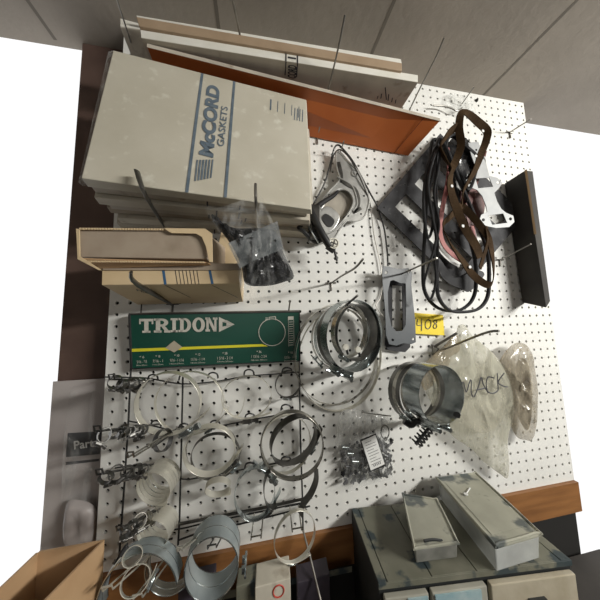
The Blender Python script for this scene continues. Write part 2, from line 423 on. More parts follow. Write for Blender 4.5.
# printed band on front and underside
pr_ = MB()
ff = Face(*q)
for x in (286, 297.5):
    yt = 29.5+(x-140)*.1637; ff.line(pr_, (x, yt+.6), (x, yt+8), .1, .03)
ff.line(pr_, (288, 57.5), (296, 59), .14, .03)
uq = Face(a+V((0,.035,0)), b+V((0,.035,0)), b2+V((0,.035,0)), a2+V((0,.035,0)))
for x in (286, 297.5): uq.line(pr_, (x, 29.5+(x-140)*.1637+8), (x-1, 29.5+(x-140)*.1637+22), .1, 0)
pr_.build('printed_band', M_ink, wt, label='dark printed band lines'); pr_ = MB()
text(pr_, 'CORD', uq, (296,79), (297,66), (287.5,77.5), 0, .03)
pr_.build('lettering', M_ink, wt); pr_ = MB()
for k, (h0, h1) in enumerate([(96,99),(93,98),(86,98.5),(92,98.8),(95,99.5),(96,100)]):
    x = 378+k*3.6; uq.line(pr_, (x, h0+k*.7), (x-.8+(2 if k==2 else 0), h1+k*.7), .1, 0)
pr_.build('printed_ticks', M_ink, wt)
# brown carton and cream carton above
q = [U(136,16.5,5.5), U(402,63,5.5), U(402,71,5.5), U(139,26,5.5)]
carton('flat_carton', 'long brown kraft carton lying on the white printed carton', q, [V((p.x, p.y+.15, .3)) for p in q], M_kraft)
q = [U(210,26,5.2), U(402,61,5.2), U(402,67.5,5.2), U(210,32.5,5.2)]
q = [p+V((0,-.0,0)) for p in q]
carton('flat_carton', 'cream carton lying on top of the brown carton under the ceiling', [U(136,15,5.3), U(401,59,5.3), U(402,64,5.3), U(137,17,5.3)], [V((p.x, p.y-.1, .4)) for p in [U(136,15,5.3), U(401,59,5.3), U(402,64,5.3), U(137,17,5.3)]], M_lcart)
q = [U(120,18,4.6), U(146,25,4.6), U(146,29.5,4.6), U(120,26,4.6)]
sm_ = carton('flat_carton', 'short pale carton end poking out left of the brown carton', q, [V((p.x, p.y+.9, .4)) for p in q], M_lcart)
MB().hexa([q[3]+V((0,.03,-.05)), q[2]+V((0,.03,-.05)), q[2]+V((0,.06,-.05)), q[3]+V((0,.06,-.05))], [V((p.x, p.y+.95, .4)) for p in (q[3], q[2])]+[V((p.x, p.y+.98, .4)) for p in (q[2], q[3])]).build('underside', M_gcart, sm_, label='underside with its shade painted grey')  # separate grey sheet carries the shade below this carton end

# ------------------------------------------------------------------ the stack of gasket cartons
random.seed(4)
Fq = [V((-15.5,-16.35,5.0)), V((-0.66,-15.85,3.95)), V((-0.96,-4.64,5.6)), V((-15.8,-5.14,6.72))]
Bq = [V((-16.4,-15.9,.1)), V((.55,-15.6,.1)), V((.75,-4.35,.1)), V((-17.1,-4.62,.1))]
NL = 7
def lerpq(t, jit=(0,0,0,0)):
    q = [Fq[k].lerp(Bq[k], t) for k in range(4)]
    l, r, b, tt = jit
    return [q[0]+V((l,tt,0)), q[1]+V((r,tt,0)), q[2]+V((r,b,0)), q[3]+V((l,b,0))]
names = ['front of the stack, printed with a slate blue band', 'second from the front of the stack', 'third from the front of the stack', 'fourth from the front of the stack', 'fifth from the front of the stack', 'sixth from the front of the stack', 'last of the stack, flat on the pegboard']
for k in range(NL):
    j = (0,0,0,0) if k == 0 else (random.uniform(-.1,.55), random.uniform(-.5,.1), random.uniform(-.45,.12), random.uniform(0,.4))
    qa = lerpq(k/NL, j); qb = lerpq((k+.93)/NL, j)
    t = carton('gasket_carton', ('wide white flat gasket carton, ' if k == 0 else 'grimy white gasket carton, ')+names[k], qa, qb, (M_wcart, M_gcart, M_lcart2, M_gcart, M_kraft2, M_lcart2, M_gcart)[k], group='stack of gasket cartons', bevel=.06)
    if k == 0: t0 = t
    else:
        st = MB()
        f_ = Face(qa[3]+V((0,.02,0)), qa[2]+V((0,.02,0)), qb[2]+V((0,.02,0)), qb[3]+V((0,.02,0)))
        for a in (.46+.03*(k % 3), .63+.02*(k % 2)):
            p0 = f_.at(a, 0); p1 = f_.at(a, 1); st.add([p0-V((.06,0,0)), p0+V((.06,0,0)), p1+V((.06,0,0)), p1-V((.06,0,0))], [(0,1,2,3)])
        st.build('printed_band', M_ink, t)
F = Face(*Fq)
pr_ = MB()
for a_, b_ in (((202.3,73.5), (186.8,192.5)), ((234.3,81.5), (225.3,197.5))): F.line(MB(), a_, b_, .20).build('printed_stripe', M_slate, t0)
text(pr_, 'McCORD', F, (213.5,158), (220.3,87), (198.5,156), .015, .05, .12)
for k in range(6):
    x = 196.5+k*3.1; F.line(pr_, (x+.9, 160-k*.1), (x-1.2, 181-k*.6), .13-.012*abs(k-2))
pr_.build('printed_band', M_slate, t0, label='slate blue logo and stripes')
pr_ = MB(); text(pr_, 'GASKETS', F, (224,146.5), (228,107), (217,145.8), .015, .008, .12)
for k in range(5): F.line(pr_, (271+k*7, 99.5+k*1.8), (270.5+k*7, 110+k*1.9), .05 if k else .12)
for k in range(4): F.line(pr_, (295+k*2.6, 108+k*.6), (294.5+k*2.6, 120+k*.6), .07)
pr_.build('lettering', M_slate, t0)
# wrap film at the left end
MB().hexa([Fq[0]+V((-.45,-.1,-.25)), Fq[0]+V((0,-.1,-.1)), Fq[3]+V((0,.1,-.1)), Fq[3]+V((-.3,.15,-.25))], [Fq[0]+V((-.45,-.1,-.6)), Fq[0]+V((0,-.1,-.6)), Fq[3]+V((0,.1,-.6)), Fq[3]+V((-.3,.15,-.6))]).build('shrink_film', M_bag, t0, label='loose clear film at the left end')
hook('flat grey hook bent up in front of the gasket carton stack', (166,228), (137,171), r=.2, plate_=False, dt=7.0, mid=(146,196,6.9), kink=False, flat=True, m=M_dstl)

# ------------------------------------------------------------------ the two cartons at the left
# lower carton, cream front with blue lines
q = [U(102,263,5.2), U(241,264,5.2), U(239,283.5,5.2), U(101.5,285,5.2)]
bq = [V((p.x, p.y+ (.9 if k > 1 else .6), .35)) for k, p in enumerate(q)]
lt = carton('flat_carton', 'cream carton with blue lines above the green sign', q, bq, M_cream)
lf = Face(*q); m_ = MB()
for a_, b_ in (((162.5,264), (165.5,284.6)), ((208.5,264), (212.5,284))): lf.line(MB(), a_, b_, .17, .015).build('blue_stripe', M_blue, lt)
m_ = MB()
for k in range(7): lf.line(m_, (174.5+k*3.6,265), (177.5+k*3.6,284.3), .045, .015)
un = Face(q[3]+V((0,.03,0)), q[2]+V((0,.03,0)), bq[2]+V((0,.03,0)), bq[3]+V((0,.03,0)))
for x0 in (165.5, 212.5): un.line(m_, (x0,285.5), (x0+25,297.5), .06, 0)
text(m_, 'FEL', un, (137,291), (149,294), (136,289), 0, .01)
m_.build('printed_lines', M_ink, lt)
slabq = [U(103,262.5,5.32), U(241,263.5,5.32), U(241,270,5.32), U(103,270,5.32)]
MB().hexa(slabq, [p-V((0,0,.1)) for p in slabq]).build('lid_edge', M_inner, lt, label='brown lid edge')
# upper open tray carton with a perforated rim
q = [U(76,227.5,6.0), U(213,228.5,6.0), U(212,263,6.0), U(78,258,6.0)]
bq = [V((p.x+.6, p.y+.15, 1.6)) for p in q]
ut = thing('open_carton', 'shallow open carton with perforated cream rim lying on the cream one', 'carton', q[3])
MB().hexa([U(78,230,5.8), U(205,231,5.8), U(207,259,5.8), U(80,257,5.8)], bq).build('box_body', M_inner, ut, bevel=.05)
rim = MB(); tth = 46
def rimline(pa, pb, w, dd=6.0, n=40, out=(0,-1)):
    for k in range(n):
        a = k/n; b = (k+.72)/n
        p = U(pa[0]+(pb[0]-pa[0])*a, pa[1]+(pb[1]-pa[1])*a, dd); r = U(pa[0]+(pb[0]-pa[0])*b, pa[1]+(pb[1]-pa[1])*b, dd)
        o_ = V((0, w*out[1], 0))
        rim.hexa([p+o_, r+o_, r, p], [p+o_-V((0,0,.1)), r+o_-V((0,0,.1)), r-V((0,0,.1)), p-V((0,0,.1))])
rimline((79,229.5), (205,230.5), .12, n=44); rimline((84,260.5), (205,261.5), .10, n=44, out=(0,1))
rim.build('perforated_rim', M_cream, ut)
fl = plate([(165,228.5),(205,229),(212,234),(212.5,262),(209.5,262),(206,246),(202,237),(196,233.5),(172,233),(168,231)], 6.05, .08)
fl.build('end_flap', M_cream, ut)
fl = plate([(76.5,229),(79.5,229.5),(80,256.5),(101,270),(99,270),(78,259)], 5.95, .06); fl.build('side_flap', M_cream, ut)
fl = MB().hexa([U(80,258,5.9), U(208,262,5.9), U(211,264.3,5.3), U(100,267.5,5.3)], [U(80,258,5.9)+V((0,.08,0)), U(208,262,5.9)+V((0,.08,0)), U(211,264.3,5.3)+V((0,.08,0)), U(100,267.5,5.3)+V((0,.08,0))])
fl.build('bottom_flap', M_tan, ut)
hook('flat grey hook under the cream carton with blue lines', (173,304), (131,272), r=.2, plate_=True, dt=7.2, mid=(137,284,6.2), kink=False, flat=True, m=M_dstl)
# small cream carton behind the bag
q = [U(221,232,2.4), U(246,240,2.4), U(246,268,2.4), U(213,266,2.4)]
carton('small_carton', 'small pale carton standing behind the hanging bag of black parts', q, [V((p.x+.2, p.y+.3, .3)) for p in q], M_cream)
hook('hook from which the bag of black parts hangs', (258,240), (255.5,184), r=.10, dt=7.4, plate_=False, kink=False, mid=(256,204,7.2))
hook('dark prong under the cream carton, left of the sign top', (143,302), (141,313), r=.05, dt=1, plate_=False, kink=False, m=M_black)
hook('short grey prong above the right end of the green sign', (288,314), (290,301), r=.07, dt=2.2, plate_=False, kink=False)

# ------------------------------------------------------------------ bags
def blob(outline, d, th, seed, rings=14, amp=.12, fs=1.4, back=True, centre=None, dfun=None, pinch=.7):
    base = [U(p[0], p[1], d) for p in outline]; base = smooth_path(base, 4, True)
    c = sum(base, V((0,0,0)))/len(base) if centre is None else U(centre[0], centre[1], d)
    mb = MB(); n = len(base); vs = []; fc = []
    for sd in ((1, -1) if back else (1,)):
        off = len(vs)
        for k in range(rings+1):
            s = 1-k/rings
            for m in range(n):
                p = c.lerp(base[m], s)
                h = th*(max(0, 1-s**3))**.6
                nn = noise.fractal(V((p.x*fs+seed, p.y*fs*pinch, seed*.3)), .8, 2.0, 3)
                rd = (abs(noise.noise(V((p.x*fs*.9+seed*2, p.y*fs*pinch*.7, 3))))*-2+.6)
                hh = h+(nn*.5+rd*.7)*amp*min(1, (1-s)*4)
                if sd < 0: hh = -h*.4
                vs.append(V((p.x, p.y, (dfun(p) if dfun else d)+hh)))
        for k in range(rings):
            for m in range(n):
                m2 = (m+1) % n; fc.append((off+k*n+m, off+k*n+m2, off+(k+1)*n+m2, off+(k+1)*n+m))
    mb.add(vs, fc, True); return mb
# hanging bag of black parts
bt = thing('parts_bag', 'clear bag of black rubber parts hanging before the white cartons', 'bag', U(255,196,6.6))
blob([(256,196),(262,197),(268,210),(277,232),(287,256),(297,277),(292,284),(276,292),(262,302),(246,303),(240,285),(236,262),(224,240),(212,222),(206,212),(207,205),(216,208),(236,202)], 6.3, .75, 3, amp=.5, fs=1.5, pinch=.3, centre=(258,250)).build('plastic_film', M_bag2, bt)
blob([(220,222),(236,228),(262,228),(276,232),(284,254),(294,276),(284,282),(266,286),(246,284),(242,268),(232,246),(214,222),(212,214)], 5.9, .45, 9, amp=1.0, fs=2.6, pinch=.22, rings=22, centre=(260,256)).build('black_parts', M_grub, bt)
lb = plate([(228,242),(277,222),(283,249),(250,262),(240,268)], 6.85, .03, dfun=lambda i, j: 6.95-.12*(i+4)**2*.3)
lb.build('paper_label', mat('grey_film_label', (.16,.18,.19), (.45,.47,.48), rough=.15, alpha=.42, scale=40), bt)

# ------------------------------------------------------------------ green display sign and wire rack
sg = thing('display_rack', 'black wire display rack with a green printed header sign', 'display rack', U(215,372,1))
SQ = [U(129.5,314.5,1.3), U(299.5,312,1.55), U(300,361,1.0), U(131.5,368.8,.85)]
so = MB().hexa(SQ, [p-V((0,0,.1)) for p in SQ]).build('header_sign', M_green, sg)
lip = MB().hexa([SQ[0]+V((0,-.14,-.1)), SQ[1]+V((0,-.18,-.1)), SQ[1]+V((0,0,.02)), SQ[0]+V((0,0,.02))], [SQ[0]+V((0,-.14,-.5)), SQ[1]+V((0,-.18,-.5)), SQ[1]+V((0,0,-.5)), SQ[0]+V((0,0,-.5))])
lip.build('sign_lip', M_hook, so)
fr = MB()
for a, b in ((0,3),(3,2),(1,2),(0,1)): fr.tube([SQ[a]+V((0,0,.02)), SQ[b]+V((0,0,.02))], .05 if (a,b) != (0,3) else .10, seg=6)
fr.build('sign_frame', M_black, so)
SF = Face(*SQ)
def slabserif(mb, ch, x0, x1, yt, yb):
    """heavy slab letters from simple strokes, in the sign's own plane"""
    w = x1-x0; h = yb-yt
    def P(a, b): return (x0+a*w, yb-b*h)
    def rect(a0, b0, a1, b1): SF.poly(mb, [P(a0,b0), P(a1,b0), P(a1,b1), P(a0,b1)], .03)
    def arc(ca, cb, ra, rb, ta, tb, s, e, n=12):
        for k in range(n):
            q0 = radians(s+(e-s)*k/n); q1 = radians(s+(e-s)*(k+1)/n)
            SF.poly(mb, [P(ca+ra*cos(q0), cb+rb*sin(q0)), P(ca+ra*cos(q1), cb+rb*sin(q1)), P(ca+ta*cos(q1), cb+tb*sin(q1)), P(ca+ta*cos(q0), cb+tb*sin(q0))], .03)
    if ch == 'T':
        rect(0,.82,1,1); rect(0,.62,.12,.84); rect(.88,.62,1,.84); rect(.36,0,.66,.84); rect(.22,0,.80,.15)
    if ch == 'I': rect(.25,0,.75,1); rect(0,0,1,.15); rect(0,.85,1,1)
    if ch == 'R':
        rect(.12,0,.40,1); rect(0,0,.48,.15); rect(0,.85,.5,1); rect(.4,.42,.55,.58)
        arc(.5,.715,.40,.285,.14,.13,-90,90); SF.poly(mb, [P(.45,.45),P(.70,.45),P(.95,.12),P(.68,.12)], .03); rect(.64,0,1.03,.15)
    if ch == 'D':
        rect(.12,0,.40,1); rect(0,0,.5,.15); rect(0,.85,.5,1); arc(.45,.5,.53,.5,.24,.35,-90,90)
    if ch == 'O': arc(.5,.5,.5,.52,.21,.36,0,360,24)
    if ch == 'N':
        rect(.08,0,.28,1); rect(0,0,.38,.15); rect(0,.85,.3,1); rect(.74,0,.92,1); rect(.62,.85,1.0,1)
        SF.poly(mb, [P(.10,1),P(.36,1),P(.92,0),P(.68,0)], .03)
lt_ = MB()
for ch, x0, x1 in (('T',139.3,153.5),('R',154,170),('I',170.7,177.8),('D',178.6,191.5),('O',192.4,205),('N',205.5,217.5)):
    slabserif(lt_, ch, x0, x1, 318.8-(x0-139)*.02, 332.8-(x0-139)*.02)
for tri in ([(219,317),(234.5,324.3),(222.5,322.0)], [(219,317),(222.5,322),(222.5,326.6),(219,332)], [(219,332),(222.5,326.6),(234.5,324.3)], ): SF.poly(lt_, tri, .03)
SF.poly(lt_, [(226.5,322.2),(234.5,324.3),(226.5,326.8)], .03)
SF.poly(lt_, [(222.5,322),(226.5,320),(234.5,324.3),(226.5,322.2)], .03)
lt_.build('brand_lettering', M_ltext, so); lt_ = MB()
cen = (272,332.2)
pts = [(cen[0]+13.2*cos(2*pi*k/40), cen[1]+13.4*sin(2*pi*k/40)) for k in range(40)]
for k in range(40): SF.line(lt_, pts[k], pts[(k+1) % 40], .055, .03)
for a, b in (((269,317.3),(275.5,316.6)),((275.5,316.6),(275.8,320)),((269,317.3),(269.2,320)),((265.5,318),(268,318)),((265.5,319.6),(268,319.4))): SF.line(lt_, a, b, .06, .03)
SF.poly(lt_, [(288,316.5),(293.5,316.3),(293.5,319.8),(288,320)], .03)
SF.line(lt_, (288.3,320), (288.7,346.5), .03, .03); SF.line(lt_, (293.6,320), (294,346), .03, .03)
for k in range(11): SF.line(lt_, (289,322+k*2.3), (293,321.8+k*2.3), .05, .03)
lt_.build('clamp_drawing', M_ltext, so)
rows = [(142,'6','5/16 - 7/8','8mm-22mm'),(158,'8','7/16 - 1','11mm-25mm'),(177,'10','9/16 - 1 1/16','14mm-27mm'),(198,'12','11/16 - 1 1/4','18mm-32mm'),(225,'28','1 5/16 - 2 1/4','33mm-57mm'),(259,'36','1 13/16 - 2 3/4','46mm-70mm'),(290.5,'16','13/16 - 1 1/2','21mm-38mm')]
for x, a, b, c in rows:
    lt_ = MB()
    y = 358.2-(x-142)*.045-(0 if x < 280 else -2.2); wd_ = (5.0 if x < 170 else 6.8 if x < 220 else 7.6)
    if x > 280: wd_ = 6
    text(lt_, '* '+a, SF, (x-2.4, y), (x+2.4, y-.1), (x-2.4, y-2.4), .03, .01)
    text(lt_, b, SF, (x-wd_, y+5), (x+wd_, y+4.6), (x-wd_, y+2.2), .03, .0)
    text(lt_, c, SF, (x-wd_-.4, y+7.8), (x+wd_+.4, y+7.4), (x-wd_-.4, y+6.4), .03, .0)
    lt_.build('size_lettering', M_ltext, so)
yl = MB(); SF.poly(yl, [(131,348.8),(262,344.0),(268,346.2),(131,351.8)], .03); yl.build('yellow_stripe', M_yel, so, label='bright yellow stripe')
dm = MB(); SF.poly(dm, [(165.5,347.8),(174.3,340.5),(182.5,347),(174.3,352.3)], .045); dm.build('diamond_emblem', M_tape, so, label='tan diamond emblem')

for pts in ([U(131,366,.7), U(128.5,420,.7), U(125,475,.7), U(119,560,.7)], [U(183,372,.7), U(181.5,440,.7), U(179.5,520,.7), U(178,545,.7)], [U(299,358,.7), U(300.5,440,.7), U(302.5,500,.7), U(303,530,.9)]):
    MB().tube(pts, .075).build('upright_wire', M_black, sg)
def hline(pts, r=.06, d=.75): MB().tube(pxpath([p+(d,) for p in pts], n=3), r, seg=6).build('cross_wire', M_black, sg)
hline([(104,377),(131,377.5),(150,378.5),(182,384),(215,381.5),(245,376.5),(275,374),(300,372)])
hline([(128,421),(150,425),(182,432),(215,427),(250,420),(300,411)])
hline([(115,468),(150,465),(181,479),(207,476),(240,470),(262,466),(300,458)])
hline([(118,525),(150,530),(179,529),(205,523),(240,516),(300,503)])
hline([(179,540),(205,531),(240,524),(310,506)], .07, .9)
wr = MB()
for a, b in (((179,524),(262,508)),((262,508),(312,497))):
    wr.tube([U(*a, 1.2), U(*b, 1.2)], .12, seg=6)
wr.build('lower_rail', M_dstl, sg, label='grey steel rail')
for x, y in ((153,378),(184,378),(213,376),(249,373),(287,371),(250,417),(215,424),(184,427),(156,424),(286,408),(250,466),(215,475),(286,460)):
    MB().tube(pxpath([(x-5,y+2,.9),(x-4,y-2,1.2),(x,y-3.5,1.3),(x+4,y-2,1.2),(x+5,y+2,.9)], n=3), .07, seg=6).build('hook_loop', M_black, sg)
# loops of the wire rack: a pair of prongs each
def prong(label, base, tip, w=.28, r=.055, dt=None, m=None, dn=0):
    B = U(*base, .8); d = dt or solve_d(base, tip); T = U(*tip, d)
    t = thing('rack_hook', label, 'hook', B, 'double wire hooks of the display rack')
    sd = V((w/2, 0, 0)); m = m or M_steel
    mb = MB(); mb.tube([B-sd, T-sd, T-sd+V((0,-.3,.12)), T+sd+V((0,-.3,.12)), T+sd, B+sd], r, seg=6); mb.build('wire_prong', m, t)
    c = MB(); c.tube([B-sd*2.2, B+sd*2.2], .07, seg=6); c.build('cross_clip', M_black, t)
    return t, B, T

# ------------------------------------------------------------------ clamps
def clamp(label, cx, cy, d, r, w=.5, tilt=(0,0), ang=-90, ry=1.0, m=None, th=.045, arc=None, kind='worm', hs=1.0, group=None, name='hose_clamp', cat='hose clamp', sm=None, tail=True):
    m = m or M_steel; sm = sm or M_zinc; hs *= 1.45
    c = U(cx, cy, d); R = r*zc(c)/FL
    n = V((tilt[0], tilt[1], 1)).normalized(); e1 = V((1,0,0)); e1 = (e1-n*e1.dot(n)).normalized(); e2 = V((0,-1,0)); e2 = (e2-n*e2.dot(n)-e1*e2.dot(e1)).normalized()
    t = thing(name, label, cat, c, group)
    a0, a1 = arc or (0, 360); N = max(16, int(abs(a1-a0)/360*(48 if R > .8 else 24)))
    full = arc is None
    vs = []; fs = []
    K = N if full else N+1
    for k in range(K):
        q = radians(a0+(a1-a0)*k/N); dr = e1*cos(q)+e2*(sin(q)*ry)
        for rr, ww in ((R, -w/2), (R, w/2), (R+th, w/2), (R+th, -w/2)): vs.append(c+dr*rr+n*ww)
    for k in range(N):
        k2 = (k+1) % K
        for mm in range(4): fs.append((k*4+mm, k*4+(mm+1) % 4, k2*4+(mm+1) % 4, k2*4+mm))
    if not full: fs += [(0,1,2,3), tuple(N*4+x for x in (3,2,1,0))]
    b = MB().add(vs, fs, True)
    a = radians(ang); rd = (e1*cos(a)+e2*sin(a)); tg = (e2*cos(a)-e1*sin(a))
    hc = c+(e1*cos(a)+e2*sin(a)*ry)*(R+th)
    if tail and kind == 'worm':      # loose tail of the strap
        pts = []
        for k in range(7):
            q = a+radians(8+k*7); pts.append(c+(e1*cos(q)+e2*sin(q)*ry)*(R+th+.02+.012*k*k*hs))
        b.ribbon(pts, w*.96, th, side=n)
    ob = b.build('band', m, t)
    mod = ob.modifiers.new('edge', 'BEVEL'); mod.width = .008*S; mod.segments = 1; mod.limit_method = 'ANGLE'
    if kind == 'worm':
        hb = MB(); hb.box(hc+rd*.10*hs, tg*.26*hs, rd*.10*hs, n*(w*.5+.04)); hb.tube([hc+rd*.2*hs-tg*.3*hs, hc+rd*.2*hs+tg*.3*hs], .15*hs, seg=10); hb.build('screw_housing', sm, t, bevel=.02)
        s = MB(); s.tube([hc+rd*.2*hs-tg*.42*hs, hc+rd*.2*hs+tg*.55*hs], .085*hs, seg=8)
        s.tube([hc+rd*.2*hs+tg*.5*hs, hc+rd*.2*hs+tg*.72*hs], .17*hs, seg=6); s.build('screw', sm, t)
    elif kind == 'tbolt':
        for sg_ in (-1, 1):
            l = MB(); l.box(hc+tg*.45*sg_*hs+rd*.16*hs, tg*.10*hs, rd*.22*hs, n*(w*.5+.02)); l.tube([hc+tg*.45*sg_*hs+rd*.3*hs-n*w*.6, hc+tg*.45*sg_*hs+rd*.3*hs+n*w*.6], .15*hs, seg=10)
            l.build('trunnion', sm, t)
        s = MB(); s.tube([hc-tg*1.0*hs+rd*.32*hs, hc+tg*.9*hs+rd*.32*hs], .075*hs, seg=8); s.build('bolt', sm, t)
        s = MB(); s.tube([hc+tg*.62*hs+rd*.32*hs, hc+tg*.84*hs+rd*.32*hs], .17*hs, seg=6); s.build('nut', sm, t)
    return t

# nested ring clamps in the middle
clamp('outermost and widest of the nested clamps left of the grey plate', 352, 335, 3.4, 32, 1.15, (.2,.08), -112, 1.08, M_zinc, kind='tbolt', hs=1.0)
clamp('second ring of the nested clamps left of the grey plate', 347, 336, 2.3, 31.5, .6, (.2,.0), -100, 1.05, M_dstl, hs=.8)
clamp('third ring of the nested clamps, with square nut hanging below', 343, 337, 1.5, 30, .6, (.15,.05), -80, 1.03, M_zinc, hs=.9)
clamp('rearmost ring of the nested clamps, close to the pegboard', 340, 338, 1.0, 29.5, .45, (.1,.0), -140, 1.03, M_steel, kind='tbolt', hs=.6)
clamp('smaller cream steel ring inside the nested clamps', 350, 331, 4.2, 23, .45, (.45,.1), -115, 1.08, M_steel, hs=.7)
clamp('smallest dark ring inside the nested clamps', 355, 332, 3.3, 25, .9, (.3,.1), -70, 1.1, M_dstl, hs=.6)
hook('dark hook carrying the nested ring clamps', (330,318), (357.5,295.5), r=.10, dt=5.2, plate_=False, kink=False, m=M_dstl)
for k, (x, y) in enumerate(((345.5,347), (358,349.5))):
    p = U(x, y, 4.9); kb = thing('wing_knob', ('left' if k == 0 else 'right')+' pale round bolt end at the bottom of the nested clamps', 'bolt', p)
    MB().tube([p-V((0,0,.15)), p+V((0,0,.1))], .24, seg=14).build('bolt_head', M_cstl, kb)
    MB().tube([p+V((.1,.1,-.1)), p+V((.35,.6,-.5))], .1, seg=8).build('bolt_shank', M_black, kb)
# large thin rings round them
for k, (cx, cy, r, ry, d, lb) in enumerate([(340,357,45.5,1.17,.75,'largest thin steel band loop around the nested clamps'), (337,355,44,1.12,1.0,'second large thin steel band loop beside the nested clamps'), (341,360,44,1.16,.5,'rear large thin band loop lying against the pegboard')]):
    clamp(lb, cx, cy, d, r, .32, (.05,.1), -105, ry, [M_cstl, M_steel, M_cstl][k], th=.03, kind='none', name='band_loop', cat='band clamp')

# clamps at right of centre
for k, (cx, cy, d, r, w, m, lb, kd, an) in enumerate([
    (433,392,5.6,27.5,1.7,M_zinc,'wide shiny front clamp of the cluster beside the marked bag','tbolt',-95),
    (426,391.5,4.1,28,.5,M_steel,'second clamp behind the wide shiny one by the marked bag','worm',-140),
    (421,391,3.1,28,.5,M_dstl,'third dark clamp of the cluster by the marked bag','worm',-120),
    (417.5,391,2.2,28,.45,M_steel,'fourth pale clamp of the cluster by the marked bag','worm',-130),
    (414,390.5,1.3,28,.6,M_dstl,'rearmost clamp of the cluster by the marked bag','worm',-110)]):
    clamp(lb, cx, cy, d, r, w, (.12,-.02), an, .98, m, kind=kd, hs=.75)
t = thing('lug_nut', 'small black nut on the lug of the wide shiny clamp', 'nut', U(457,415,6))
MB().tube([U(457,415,5.9), U(457,415,6.3)], .26, seg=6).build('nut_body', M_black, t)
MB().tube([U(455,413,5.7), U(458,416,5.9)], .34, seg=10).build('lug', M_zinc, t)
# spring bolt
t = thing('spring_bolt', 'black coil spring bolt hanging under the wide shiny clamp', 'spring', U(428,428,5))
a, b = U(432,424,5.2), U(416,444,5.2); dr = (b-a); ln = dr.length; dr.normalize(); s1 = dr.cross(V((0,0,1))).normalized(); s2 = dr.cross(s1)
pts = [a+dr*(ln*q/120)+(s1*cos(q*2*pi/18)+s2*sin(q*2*pi/18))*.36 for q in range(121)]
MB().tube(pts, .075, seg=6).build('coil', M_black, t); MB().tube([a-dr*.5, b+dr*.05], .12).build('bolt', M_black, t)
t = thing('bolt_cluster', 'black bolt and bracket under the right clamp cluster', 'bolt', U(412,424,4.5))
MB().tube(pxpath([(404,421,4.4),(411,425,4.6),(417,421,4.8),(424,424,4.9)]), .24, seg=8).build('bracket', M_black, t); MB().tube([U(419,416,4.9), U(425,425,5.0)], .2, seg=6).build('nut', M_dstl, t)
hook('thin wire hook with a pale tip under the right clamp cluster', (363,412), (391,416), r=.05, dt=2.5, plate_=False, kink=False)

# ------------------------------------------------------------------ clamps on the display rack
G = 'hose clamps on the display rack'
clamp('large cream ring clamp below the sign, at the upper left of the rack', 169, 403, 3.2, 30, .62, (-.05,.1), -62, 1.02, M_cstl, group=G, hs=1.0)
clamp('large thin ring beside the upper left cream clamp', 190, 403, 2.0, 33, .34, (-.1,.1), -60, .95, M_cstl, group=G, hs=.6, th=.03)
clamp('thin ring clamp below the middle of the sign', 247, 397, 1.6, 24, .32, (0,.1), -90, .88, M_cstl, group=G, hs=.9, sm=M_dstl, th=.03)
clamp('thin ring half behind the clamp below the middle of the sign', 235, 398, 1.2, 9, .2, (.1,0), -90, 1.9, M_cstl, group=G, kind='none', th=.03, arc=(180,360))
clamp('small dark ring clamp below the right end of the sign', 288, 384, 1.6, 12.5, .3, (.1,.1), -100, 1.02, M_dstl, group=G, hs=.5, th=.05)
clamp('pair of mid rings in the centre of the rack, front ring', 210, 450, 2.4, 24, .6, (0,.2), -50, 1.06, M_cstl, group=G, hs=.8, sm=M_dstl)
clamp('mid ring in the centre of the rack, behind the front ring', 212, 452, 1.6, 25, .35, (-.1,.15), -40, 1.1, M_steel, group=G, hs=.7)
clamp('lower mid ring in the centre of the rack, thin and dark', 216, 456, 1.9, 23, .3, (.0,.3), -110, 1.1, M_dstl, group=G, kind='none')
clamp('big double ring clamp at the right of the rack, outer ring', 292, 445, 2.6, 30.5, .45, (-.2,.12), -135, 1.1, M_steel, group=G, kind='tbolt', hs=1.0, th=.09)
clamp('big double ring clamp at the right of the rack, inner ring', 294, 440, 2.2, 24, .65, (.25,.35), -40, 1.12, M_dstl, group=G, hs=.8)
clamp('big ring behind the double ring clamp at the right of the rack', 286, 444, 1.1, 25, .4, (.05,.1), -160, 1.15, M_cstl, group=G, kind='none', th=.04)
clamp('large grey ring hanging low in the middle of the rack', 255, 493, 1.8, 19.5, .5, (.0,.15), -50, 1.38, M_zinc, group=G, hs=.7, sm=M_dstl, th=.03)
clamp('narrow curved strap inside the low grey ring', 272, 488, 2.2, 8, .5, (.1,.1), -50, 2.3, M_dstl, group=G, kind='none', arc=(100,300))
clamp('cream thin ring hanging past the lower edge of the pegboard', 295, 536, 2.6, 21, .28, (.15,.15), -100, 1.25, M_cstl, group=G, hs=.45, th=.04)
t = thing('band_strap', 'dark curved loose strap hanging right of the rack', 'strap', U(308,500,1.5))
MB().ribbon(pxpath([(316,468,1.4),(316,480,1.6),(311,493,1.8),(303,504,1.9),(300,515,1.9)]), .6, .04, side=(.4,.2,1)).build('strap_body', M_dstl, t)
clamp('small ring clamp below the centre rings of the rack', 218, 487, 2.4, 11.5, .45, (0,.5), -90, .95, M_cstl, group=G, hs=.45, sm=M_dstl)
# two coils of cream rings on prongs
for q, (cx, cy, rr) in enumerate(((165,474,14.5), (164,519,13.5))):
    for k in range(5):
        clamp('cream small ring clamp, %s of the row of five on the %s left hook' % (['first','second','third','fourth','last'][k], ['upper','lower'][q]), cx-k*2.7, cy+k*3.4, 1.3+k*.5, rr+k*.5, .26, (-.2,.25), -130+k*6, 1.1, M_cstl, group=G, hs=.4, th=.03)
